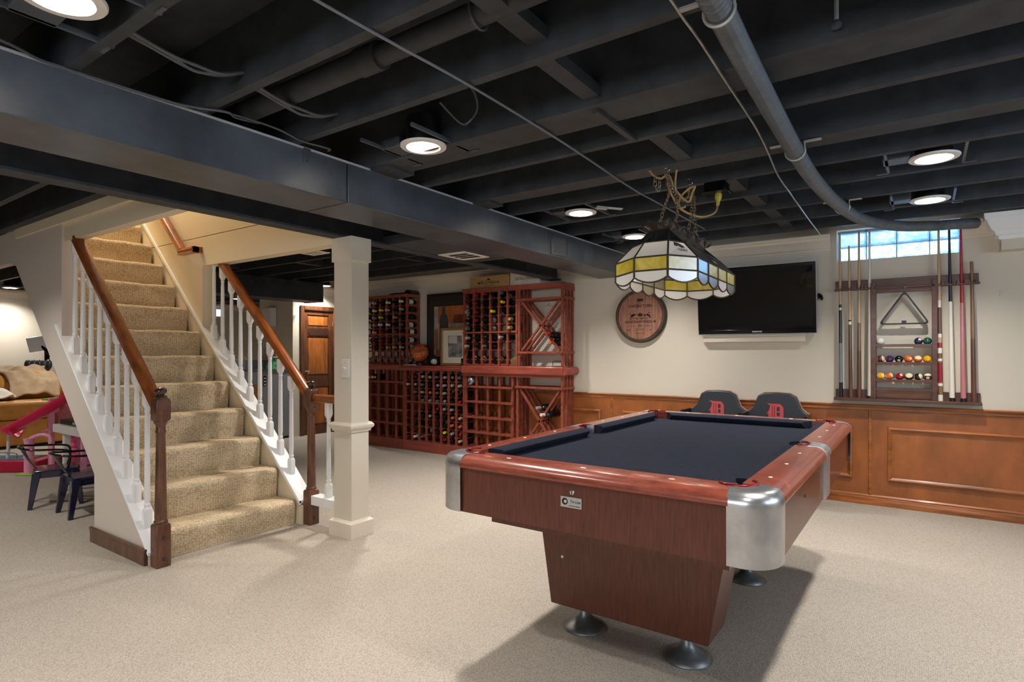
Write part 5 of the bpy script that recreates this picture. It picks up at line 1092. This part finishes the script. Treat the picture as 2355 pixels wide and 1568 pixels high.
cue(.105, Z0, .093, 2.02, .0155, .0065, [('butt_cap', 0, .035, 'ivory'), ('butt', .035, .085, 'oak'), ('band', .085, .10, 'ivory'), ('wrap', .108, .215, 'dkred'), ('band', .10, .108, 'oak'), ('band', .215, .225, 'oak'), ('band', .225, .24, 'ivory'), ('sleeve', .24, .27, 'oak'), ('band', .27, .30, 'ivory'), ('band', .30, .33, 'dkred'), ('band', .33, .36, 'maple'), ('band', .36, .38, 'ivory'), ('forearm', .38, .53, 'brown'), ('joint_ring', .53, .57, 'ivory'), ('shaft', .57, 1, 'maple')], 'pool cue with dark red wrap and ivory bands beside the right upright')
cue(.170, Z0, .152, 2.02, .0165, .0065, [('bumper', 0, .02, 'blackm'), ('butt', .02, .56, 'ivory'), ('shaft', .56, 1, 'navy')], 'pool cue with white butt and black shaft')
cue(.232, Z0, .216, 2.00, .0170, .0065, [('bumper', 0, .02, 'blackm'), ('butt', .02, .56, 'pink'), ('shaft', .56, 1, 'red')], 'pool cue with pink butt and red shaft')
cue(.288, Z0, .275, 1.747, .0155, .0095, [('butt', 0, .45, 'brown'), ('shaft', .45, 1, 'oak')], 'short plain brown cue at the right end of the rack')
# billiard balls
BCOL = {'white': (226, 222, 206), 'blue': (24, 38, 76), 'green': (10, 76, 66), 'maroon': (92, 34, 34), 'purple': (58, 36, 80), 'black': (16, 16, 18), 'orange': (222, 98, 26), 'yellow': (226, 168, 20), 'red': (156, 16, 34), 'cream': (230, 214, 170), 'plum': (70, 42, 56), 'dkgreen': (34, 44, 34)}
BMt = {k_: mat('ball_' + k_, c, .12, coat=.5) for k_, c in BCOL.items()}
def pool_ball(x, z, main, stripe, num, ang, label):
    r = .0262; t = thing('billiard_ball', label, 'billiard ball', (x, 5.050, z), 'billiard balls on the cue rack shelves')
    c = Vector((x, 5.050, z + r)); Rm = Matrix.Rotation(ang[0], 3, 'X') @ Matrix.Rotation(ang[1], 3, 'Z')
    o = MB().ball((0, 0, 0), r, 24, 16); o.v = [c + p for p in o.v]; o.build('ball_shell', BMt[stripe and 'cream' or main], t, smooth=80)
    if stripe:
        pr = [((r + .0002) * math.cos(R(a)), (r + .0002) * math.sin(R(a))) for a in range(-32, 33, 8)]
        MB().lathe(pr, c, 24, Matrix.Rotation(ang[2], 3, 'Y') @ Matrix.Rotation(ang[3], 3, 'X'), cap=False).build('ball_stripe', BMt[main], t, smooth=80)
    if num:
        d = (Rm @ Vector((0, -1, 0)))
        q = d.to_track_quat('Z', 'Y').to_matrix(); pr = [(.0001, r * 1.008)] + [((r * 1.008) * math.sin(R(a)), (r * 1.008) * math.cos(R(a))) for a in (8, 16, 22)]
        MB().lathe(pr[::-1], c, 16, q, cap=False).build('number_spot', BMt['cream'], t, smooth=80)
        tt = text_obj('ball_number', num, c + d * (r * 1.012), .011, q.to_euler(), M['ink'], t, .0002)
xs_ = lambda i: -.249 + i * .0562
pool_ball(xs_(0), 1.183, 'white', False, '', (0,0,0,0), 'plain white cue ball alone at the left of the top shelf')
pool_ball(-.022, 1.183, 'blue', False, '2', (R(-35), R(25), 0, 0), 'solid dark blue ball on the top shelf')
pool_ball(.030, 1.183, 'green', False, '', (0,0,0,0), 'solid green ball at the right end of the top shelf')
for i, a in enumerate((('maroon', True, '', (0,0,R(80),R(10)), 'white ball with maroon stripe at the left of the middle shelf'), ('purple', False, '', (0,0,0,0), 'solid purple ball on the middle shelf'), ('black', False, '8', (R(28), 0, 0, 0), 'black eight ball on the middle shelf'), ('orange', False, '5', (R(-15), R(35), 0, 0), 'solid orange ball on the middle shelf'), ('orange', True, '', (0,0,R(12),R(35)), 'orange striped ball on the middle shelf'))): pool_ball(xs_(i), 1.055, *a)
pool_ball(.030, 1.055, 'yellow', False, '', (0,0,0,0), 'solid yellow ball at the right end of the middle shelf')
for x, a in zip((-.249, -.196, -.132, -.077, -.022, .033), (('yellow', True, '', (0,0,R(85),R(5)), 'cream ball with a hint of yellow stripe at the left of the bottom shelf'), ('orange', True, '', (0,0,R(60),0), 'cream ball with red-orange stripe on the bottom shelf'), ('red', False, '3', (R(-35), R(25), 0, 0), 'solid red ball on the bottom shelf'), ('dkgreen', True, '', (0,0,0,R(50)), 'cream ball with dark green stripe below on the bottom shelf'), ('black', True, '', (0,0,R(75),R(20)), 'cream ball with dark stripe on its right on the bottom shelf'), ('plum', True, '9', (R(15),0,0,R(12)), 'plum striped ball at the right end of the bottom shelf'))): pool_ball(x, .930, *a)
# ================================================================ panelled door in the nook
dr = bpy.data.objects.new('door_1', None); C.objects.link(dr); dr.location = (DX, 5.09, 0); WL[dr.name] = dr.location.copy(); struct(dr)
M['doorw'] = mat('dark_stained_door', (92, 54, 30), .4, var=.3, vscale=5, stretch=(3, 3, .7), coat=.15); M['doorp'] = mat('amber_stained_panel', (158, 92, 40), .38, var=.28, vscale=5, stretch=(3, 4, .6), coat=.15)
cw = .055
MB().box(DX - .01, DX + .02, 4.81, 4.81 + cw, 0, 1.765).build('door_casing', M['doorw'], dr, bevel=.004); MB().box(DX - .01, DX + .02, 5.37 - cw + .03, 5.40, 0, 1.765).build('door_casing', M['doorw'], dr, bevel=.004); MB().box(DX - .01, DX + .022, 4.81 + cw, 5.37 - cw + .03, 1.71, 1.765).build('door_casing', M['doorw'], dr, bevel=.004)
y0, y1 = 4.866, 5.344
lf = MB().box(DX - .05, DX - .012, y0, y1, .005, 1.708).build('door_leaf', M['doorw'], dr)
sw_ = .062
for a in ((y0, y0 + sw_, .005, 1.708), (y1 - sw_, y1, .005, 1.708), (y0 + sw_, y1 - sw_, 1.645, 1.708), (y0 + sw_, y1 - sw_, 1.35, 1.475), (y0 + sw_, y1 - sw_, .66, .80), (y0 + sw_, y1 - sw_, .005, .12)): MB().box(DX - .014, DX - .002, *a).build('stile', M['doorw'], lf, bevel=.002)
for z0, z1 in ((1.50, 1.62), (.83, 1.325), (.145, .635)): MB().box(DX - .013, DX - .006, y0 + sw_ + .02, y1 - sw_ - .02, z0, z1).build('door_panel', M['doorp'], lf, bevel=.004)
b = MB(); yc = (y0 + y1) / 2
b.prism([(DX - .004, yc + (.135 + .035 * math.cos(R(a))) * (1 if abs(a) <= 90 else 1) * (1 if -90 <= a <= 90 else 1) if -90 <= a <= 90 else yc - .135 + .035 * math.cos(R(a)), 1.412 + .048 * math.sin(R(a))) for a in list(range(-90, 91, 15)) + list(range(90, 271, 15))], (.006, 0, 0)); b.build('door_shade_band', mat('dark_shade_band', (62, 38, 26), .4, var=.2), lf)  # dark oval puts the recessed panel's shading into the door colour
MB().box(DX - .004, DX + .004, 5.335, 5.35, 1.50, 1.57).build('hinge', M['brass'], dr); MB().box(DX - .004, DX + .004, 5.335, 5.35, .25, .32).build('hinge', M['brass'], dr)
MB().lathe([(.02, 0), (.012, .01), (.012, .03), (.026, .045), (.024, .062), (.001, .066)], (DX - .004, y0 + .04, .86), 14, Matrix.Rotation(PI/2, 3, 'Y'), cap=False).build('door_knob', M['brass'], dr, smooth=40)

# speaker on the wall
t = thing('wall_speaker', 'white box speaker mounted high on the wall left of the panelled door', 'speaker', (-7.32, 4.64, 1.487)); MB().box(-7.41, -7.225, 4.60, 4.695, 1.487, 1.74).build('speaker_box', M['white'], t, bevel=.006); MB().box(-7.40, -7.235, 4.594, 4.601, 1.497, 1.73).build('speaker_grille', M['canwhite'], t, bevel=.002); MB().lathe([(.008, 0), (.007, .002)], (-7.318, 4.594, 1.51), 10, RX).build('speaker_badge', M['chrome'], t)

# toy kitchen
M['tgrey'] = mat('grey_painted_mdf', (132, 136, 142), .5); M['tgrey2'] = mat('dark_grey_mdf', (84, 88, 94), .5)
t = thing('toy_kitchen', 'grey wooden play kitchen with open shelves beside the panelled door', 'toy kitchen', (-7.05, 4.45, 0))
MB().box(-7.24, -6.86, 4.25, 4.66, .03, .895).build('cabinet_body', M['tgrey'], t, bevel=.004); MB().box(-7.25, -6.85, 4.24, 4.67, .895, .91).build('worktop', M['tgrey2'], t)
MB().box(-7.23, -6.88, 4.27, 4.64, 0, .03).build('plinth', M['blk'], t); MB().box(-7.64, -7.24, 4.25, 4.66, .03, 1.02).build('shelf_tower', M['tgrey'], t, bevel=.004)
for z0, z1 in ((.66, .86), (.42, .62)): MB().box(-7.60, -7.27, 4.245, 4.26, z0, z1).build('shelf_recess', M['tgrey2'], t)
MB().box(-7.53, -7.36, 4.235, 4.248, .67, .80).build('toy_oven', M['white'], t); MB().box(-7.50, -7.39, 4.230, 4.236, .69, .78).build('oven_window', M['blk'], t)
MB().box(-7.22, -7.08, 4.242, 4.252, .10, .48).build('cabinet_door', M['tgrey'], t, bevel=.002); MB().box(-7.05, -6.89, 4.242, 4.252, .50, .84).build('cabinet_door', M['tgrey'], t, bevel=.002); MB().box(-7.01, -6.93, 4.236, 4.242, .54, .72).build('door_window', M['doorp'], t)
MB().box(-6.862, -6.858, 4.275, 4.315, .70, .83).build('black_sticker', M['blk'], t)
for z in (.72, .76, .80): MB().box(-6.859, -6.857, 4.285, 4.305, z - .01, z + .008).build('sticker_mark', M['white'], t)
for x in (-7.52, -7.36): MB().tube([(x + .07 * math.cos(R(a)), 4.30, 1.02 + .05 * math.sin(R(a))) for a in range(0, 181, 20)], .010, 6).build('wood_handle', mat('toy_wood', (206, 160, 90), .5), t, smooth=60)
t = thing('toy_castle', 'green toy tub with cream lid on top of the play kitchen', 'toy', (-6.95, 4.5, .91)); gm = mat('green_toy_plastic', (78, 168, 118), .4)
b = MB(); b.add([(-7.02, 4.40, .91), (-6.87, 4.40, .91), (-6.87, 4.64, .91), (-7.02, 4.64, .91), (-7.00, 4.44, 1.06), (-6.89, 4.44, 1.06), (-6.89, 4.60, 1.06), (-7.00, 4.60, 1.06)], [(0,3,2,1),(4,5,6,7),(0,1,5,4),(1,2,6,5),(2,3,7,6),(3,0,4,7)]); b.build('tub', gm, t, bevel=.006); MB().box(-7.02, -6.87, 4.42, 4.62, 1.06, 1.075).build('tub_lid', mat('cream_lid', (220, 200, 160), .5), t); MB().lathe([(.03, 0), (.05, .03), (.048, .034)], (-6.94, 4.55, 1.075), 14).build('bowl', M['canwhite'], t, smooth=40); MB().ball((-6.935, 4.55, 1.10), .022, 10, 6, (1.4, 1, .6)).build('toy_food', M['doorp'], t, smooth=80)
b = MB(); b.prism([(-6.868, 4.46, .97), (-6.868, 4.52, .94), (-6.868, 4.58, .98), (-6.868, 4.55, 1.02), (-6.868, 4.49, 1.02)], (-.004, 0, 0)); b.build('tub_patch', mat('dark_green_patch', (30, 84, 58), .5), t)
t = thing('toy_doll', 'small toy doll with dark hair standing on the play kitchen', 'doll', (-7.02, 4.36, .91)); b = MB(); b.lathe([(.03, 0), (.022, .05), (.016, .09), (.010, .12)], (-7.02, 4.33, .91), 12); b.build('doll_dress', M['canwhite'], t, smooth=40); MB().ball((-7.02, 4.33, 1.055), .026, 14, 10).build('doll_head', mat('doll_skin', (214, 168, 140), .5), t, smooth=80); MB().ball((-7.022, 4.336, 1.066), .026, 14, 10, (1.05, 1.05, .9)).build('doll_hair', M['blk'], t, smooth=80)
for k, (x, cm) in enumerate(((-7.52, 'red'), (-7.45, 'white'), (-7.38, 'orange'))): tt = thing('toy_cup', 'small %s toy pot on the play kitchen shelf' % cm, 'toy', (x, 4.23, .42)); MB().lathe([(.020, 0), (.024, .05), (.020, .05), (.018, .01)], (x, 4.215, .425), 12).build('cup', CP[cm], tt, smooth=40); MB().tube([(x + .024, 4.215, .465), (x + .04, 4.215, .455), (x + .036, 4.215, .44), (x + .022, 4.215, .437)], .004, 5).build('cup_handle', CP[cm], tt)
tag(MB().box(-7.62, -7.26, 4.19, 4.25, .408, .42).build('toy_shelf', M['tgrey'], bevel=.002), 'narrow grey ledge on the front of the play kitchen', 'shelf')

# ================================================================ play corner under and left of the stairs
M['navy'] = mat('navy_enamel_steel', (26, 30, 58), .18, coat=.6); M['gunm'] = mat('gunmetal_enamel', (52, 54, 62), .22, coat=.5)
def kid_chair(cx, cy, rz, label):
    t = thing('child_chair', label, 'chair', (cx, cy, 0), 'small steel play chairs')
    Mr = Matrix.Rotation(rz, 3, 'Z'); c = Vector((cx, cy, 0))
    def bd(b, nm, m, **k): b.v = [c + Mr @ p for p in b.v]; return b.build(nm, m, t, **k)
    b = MB(); b.box(-.125, .135, -.13, .13, .258, .272); bd(b, 'seat', M['navy'], bevel=.006)
    b = MB(); b.box(-.118, .128, -.124, -.118, .215, .262); b.box(-.118, .128, .118, .124, .215, .262); b.box(-.124, -.118, -.124, .124, .215, .262); b.box(.128, .134, -.124, .124, .215, .262); bd(b, 'apron', M['navy'])
    for sx in (-1, 1):
        for sy in (-1, 1):
            b = MB(); x0, y0, x1, y1 = sx * .112 + .005, sy * .112, sx * .150 + .005, sy * .145
            b.add([(x1-.014,y1-.014,0),(x1+.014,y1-.014,0),(x1+.014,y1+.014,0),(x1-.014,y1+.014,0),(x0-.026,y0-.026,.258),(x0+.026,y0-.026,.258),(x0+.026,y0+.026,.258),(x0-.026,y0+.026,.258)], [(0,3,2,1),(4,5,6,7),(0,1,5,4),(1,2,6,5),(2,3,7,6),(3,0,4,7)]); bd(b, 'leg', M['navy'], bevel=.004)
    b = MB(); b.tube(spline([(.07, -.125, .27), (.085, -.14, .33), (.08, -.145, .395), (.03, -.145, .415), (-.12, -.14, .425), (-.195, -.095, .436), (-.218, 0, .440), (-.195, .095, .436), (-.12, .14, .425), (.03, .145, .415), (.08, .145, .395), (.085, .14, .33), (.07, .125, .27)], 6), .0075, 8); bd(b, 'arm_tube', M['blkgloss'], smooth=60)
    b = MB(); pts = [(-.152, -.060), (-.152, .060), (-.120, .030), (-.120, -.030)]
    n = 6
    for i in range(n + 1):
        u = i / n; w = .036 + .034 * u ** 1.4; xx = -.112 - .104 * u - .010 * math.sin(PI * u)
        for j in range(5): v = j / 4 * 2 - 1; b.v.append(Vector((xx + .022 * v * v * u, v * w, .268 + .172 * u)))
    for i in range(n):
        for j in range(4): b.f.append([i*5+j, i*5+j+1, (i+1)*5+j+1, (i+1)*5+j]); b.m.append(0)
    o = bd(b, 'back_splat', M['gunm'], smooth=60); sm = o.modifiers.new('thick', 'SOLIDIFY'); sm.thickness = .004
    return t
kid_chair(-4.835, 1.672, R(86), 'navy steel child chair nearest the stairs, half behind its side panel'); kid_chair(-5.33, 1.63, R(72), 'navy steel child chair behind the nearer one, its full back showing')
t = thing('play_table', 'low white childrens table under the stairs', 'table', (-5.2, 2.0, 0))
MB().box(-5.96, -4.75, 1.80, 2.30, .465, .53).build('table_top', M['canwhite'], t, bevel=.004)
for x in (-5.78, -4.82):
    for y in (1.84, 2.24): MB().box(x - .022, x + .022, y - .022, y + .022, 0, .465).build('table_leg', M['canwhite'], t, bevel=.003)
t = thing('game_box', 'flat black game box lying on the white play table', 'box', (-5.7, 1.92, .53)); MB().box(-5.92, -5.50, 1.84, 2.0, .5305, .57).build('box_lid', M['blk'], t, bevel=.002); text_obj('box_lettering', 'RELY', (-5.62, 1.8395, .55), .028, (PI/2, 0, 0), M['white'], t, .0003)
# doll house with slide and pool
PK = mat('pink_toy_plastic', (240, 164, 192), .35); HP = mat('hot_pink_plastic', (240, 44, 100), .35); RD = mat('raspberry_plastic', (176, 16, 62), .35); PE = mat('peach_toy_wall', (222, 190, 174), .5); LG = mat('lime_green_plastic', (142, 186, 74), .45); BLp = mat('toy_pool_blue', (60, 132, 168), .15)
t = thing('doll_house', 'pink plastic doll house with peach tower, red slide and toy pool', 'doll house', (-6.85, 2.1, 0))
for x, y in ((-6.85, 2.06), (-6.60, 2.24), (-7.10, 2.42), (-6.85, 2.60)): MB().box(x - .022, x + .022, y - .022, y + .022, 0, .69).build('house_post', PK, t, bevel=.004)
a = R(36); Mh = Matrix.Rotation(a, 3, 'Z'); hc = Vector((-6.97, 2.28, 0))
for z in (.02, .36, .67): MB().cbox(hc + Vector((0, 0, z)), (.36, .36, .022), Mh).build('house_floor', PK if z < .6 else LG, t, bevel=.003)
MB().cbox(hc + Mh @ Vector((.02, .16, .35)), (.32, .015, .66), Mh).build('house_wall', PK, t); MB().cbox(hc + Mh @ Vector((.0, -.17, .52)), (.26, .01, .26), Mh).build('brick_wall', mat('pink_brick_print', (196, 120, 130), .5, var=.35, vscale=60, stretch=(1, 1, 3)), t)
MB().cbox(hc + Mh @ Vector((.03, .05, .79)), (.20, .18, .24), Mh).build('tower', PE, t, bevel=.004); MB().cbox(hc + Mh @ Vector((.03, .05, .84)), (.23, .21, .014), Mh).build('tower_ledge', PE, t); MB().cbox(hc + Mh @ Vector((.03, .05, .995)), (.17, .15, .17), Mh).build('tower', PE, t, bevel=.004); MB().cbox(hc + Mh @ Vector((-.06, -.05, .925)), (.03, .02, .02), Mh).build('tower_shrub', LG, t)
for k in range(5): MB().cbox(hc + Mh @ Vector((.10, -.185, .10 + .055 * k)), (.11, .012, .018), Mh).build('ladder_rung', HP, t)
# slide: a curved trough
P = spline([(-6.60, 2.16, .70), (-6.70, 2.09, .63), (-6.82, 2.01, .545), (-6.95, 1.93, .46), (-7.06, 1.87, .40), (-7.13, 1.83, .35), (-7.10, 1.88, .31)], 5)
b = MB(); nn = 7
for i, p in enumerate(P):
    tdir = (P[min(i + 1, len(P) - 1)] - P[max(i - 1, 0)]).normalized(); sd = tdir.cross(Vector((0, 0, 1))).normalized(); w = .085 + .03 * i / len(P)
    for j in range(nn): v = j / (nn - 1) * 2 - 1; b.v.append(p + sd * v * w + Vector((0, 0, .055 * v * v)))
for i in range(len(P) - 1):
    for j in range(nn - 1): b.f.append([i*nn+j, i*nn+j+1, (i+1)*nn+j+1, (i+1)*nn+j]); b.m.append(0)
o = b.build('slide', HP, t, smooth=70); sm = o.modifiers.new('thick', 'SOLIDIFY'); sm.thickness = .006
MB().tube([(-6.745, 1.86, 0), (-6.745, 1.86, .30), (-6.745, 1.86, .335)], [.040, .038, .046], 12).build('slide_post', PK, t, smooth=40); MB().tube([(-6.745, 1.86, .155), (-6.745, 1.86, .17)], .046, 12).build('post_collar', PK, t)
b = MB(); b.tube(spline([(-6.74, 1.87, .335), (-6.68, 1.92, .365), (-6.63, 1.96, .36), (-6.60, 1.985, .31), (-6.60, 1.99, .0)], 5), .018, 8); b.build('pink_arch', PK, t, smooth=60)
b = MB(); b.tube([(-7.22, 1.82, 0), (-7.20, 1.83, .34)], .014, 8); b.build('slide_leg', M['canwhite'], t)
MB().cbox((-7.16, 1.88, .055), (.62, .34, .11), Matrix.Rotation(R(40), 3, 'Z')).build('toy_pool', RD, t, bevel=.01); MB().cbox((-7.20, 1.86, .108), (.46, .24, .014), Matrix.Rotation(R(40), 3, 'Z')).build('pool_water', BLp, t)
MB().tube(spline([(-7.32, 1.72, .11), (-7.31, 1.73, .16), (-7.14, 1.86, .16), (-7.13, 1.87, .11)], 4), .005, 6).build('pool_rail', M['chrome'], t, smooth=60)
MB().cbox((-6.68, 1.90, .008), (.34, .10, .016), Matrix.Rotation(R(34), 3, 'Z')).build('green_base', LG, t, bevel=.004)
t = thing('toy_cushion', 'bright pink toy heap on the carpet behind the white table', 'toy', (-5.7, 2.35, 0)); MB().ball((-5.72, 2.42, .07), .10, 16, 10, (1.9, 1.2, .7)).build('pink_mound', HP, t, smooth=80); MB().ball((-5.55, 2.45, .12), .06, 14, 8, (1.6, 1, .8)).build('pink_mound', HP, t, smooth=80)
t = thing('toy_plane', 'small purple toy on the pink heap', 'toy', (-5.50, 2.33, .10)); b = MB(); b.ball((-5.50, 2.30, .12), .035, 12, 8, (2.4, 1, 1)); b.build('toy_hull', mat('purple_toy', (74, 40, 96), .4), t, smooth=80); MB().ball((-5.44, 2.30, .14), .024, 10, 8).build('toy_cabin', BMt['purple'], t, smooth=80)
# sofa
M['leather'] = mat('tan_leather', (186, 128, 58), .4, var=.14, vscale=6, bump=.15, bscale=30); M['tanthrow'] = mat('taupe_throw', (168, 142, 110), .85, var=.12, vscale=10, bump=.3, bscale=40); M['whthrow'] = mat('white_throw', (214, 206, 196), .9, bump=.3, bscale=30)
so = thing('sofa', 'tan leather sofa with rumpled throws against the far left wall', 'sofa', (-9.15, 1.6, 0))
MB().box(-9.65, -8.72, .10, 3.00, .03, .335).build('sofa_base', M['leather'], so, bevel=.03, seg=3)
for y0, y1 in ((.12, 1.06), (1.07, 2.00), (2.01, 2.98)): 
    MB().box(-9.45, -8.69, y0, y1, .335, .555).build('seat_cushion', M['leather'], so, bevel=.05, seg=4)
    b = MB(); b.ball((-9.32, (y0 + y1) / 2, .66), .25, 24, 16, (.85, 1.95, 1.0)); b.build('back_cushion', M['leather'], so, smooth=80)
MB().box(-9.75, -9.40, .10, 3.00, .03, .80).build('sofa_back', M['leather'], so, bevel=.06, seg=4)
MB().box(-9.70, -8.72, 2.98, 3.20, .03, .66).build('sofa_arm', M['leather'], so, bevel=.06, seg=4); MB().box(-9.70, -8.72, -.12, .12, .03, .66).build('sofa_arm', M['leather'], so, bevel=.06, seg=4)
def drape(nm, label, x0, x1, y0, y1, fz, m, seedk):
    rr = random.Random(seedk); b = MB(); nx, ny = 22, 22
    ph = [rr.random() * 6 for _ in range(4)]
    for i in range(nx + 1):
        for j in range(ny + 1):
            u, v = i / nx, j / ny; x, y = x0 + (x1 - x0) * u, y0 + (y1 - y0) * v
            z = fz(u, v) + .018 * math.sin(u * 9 + v * 7 + ph[0]) + .014 * math.sin(v * 15 - u * 6 + ph[1]) + .008 * math.sin(u * 23 + ph[2])
            b.v.append(Vector((x + .02 * math.sin(v * 8 + ph[3]), y + .03 * math.sin(u * 6 + ph[1]), z)))
    for i in range(nx):
        for j in range(ny): b.f.append([i*(ny+1)+j, i*(ny+1)+j+1, (i+1)*(ny+1)+j+1, (i+1)*(ny+1)+j]); b.m.append(0)
    o = tag(b.build(nm, m, smooth=80), label, 'blanket'); sm = o.modifiers.new('thick', 'SOLIDIFY'); sm.thickness = .012; return o
drape('throw_blanket', 'taupe throw draped over the back and seat of the tan sofa', -9.45, -8.95, 2.28, 2.78, lambda u, v: .955 - .34 * u ** 2.2 - .05 * (v - .5) ** 2, M['tanthrow'], 3)
drape('throw_blanket', 'crumpled white blanket bunched on the sofa seat', -9.15, -8.80, 1.75, 2.30, lambda u, v: .60 + .11 * math.sin(PI * u) * math.sin(PI * v), M['whthrow'], 5)
drape('throw_blanket', 'white blanket lying along the top of the sofa back', -9.62, -9.30, 1.30, 2.18, lambda u, v: .935 - .10 * abs(u - .5), M['whthrow'], 9)
t = thing('ribbed_cushion', 'black ribbed cushion on the right end of the sofa back', 'cushion', (-9.45, 2.8, .9))
for k in range(5): MB().ball((-9.55, 2.62 + .055 * k, .965), .075, 12, 8, (.9, .5, .95)).build('cushion_rib', M['vinyl'], t, smooth=80)
t = thing('exercise_bike', 'grey screen and black handlebar of an exercise bike by the left wall', 'bike', (-9.95, 2.9, 0))
MB().cbox((-9.95, 2.86, 1.25), (.03, .26, .20), Matrix.Rotation(R(-20), 3, 'Z') @ Matrix.Rotation(R(12), 3, 'X')).build('bike_screen', M['strap'], t, bevel=.006); MB().tube(spline([(-9.95, 2.88, 1.22), (-9.90, 2.93, 1.14), (-9.88, 2.97, 1.08), (-9.90, 3.06, 1.05)], 5), .022, 8).build('handlebar', M['blkgloss'], t, smooth=60)
MB().tube([(-9.98, 2.95, 0), (-9.98, 2.95, 1.16)], .03, 10).build('bike_post', M['blkgloss'], t); MB().box(-10.1, -9.86, 2.7, 3.6, 0, .06).build('bike_base', M['blkgloss'], t, bevel=.01)
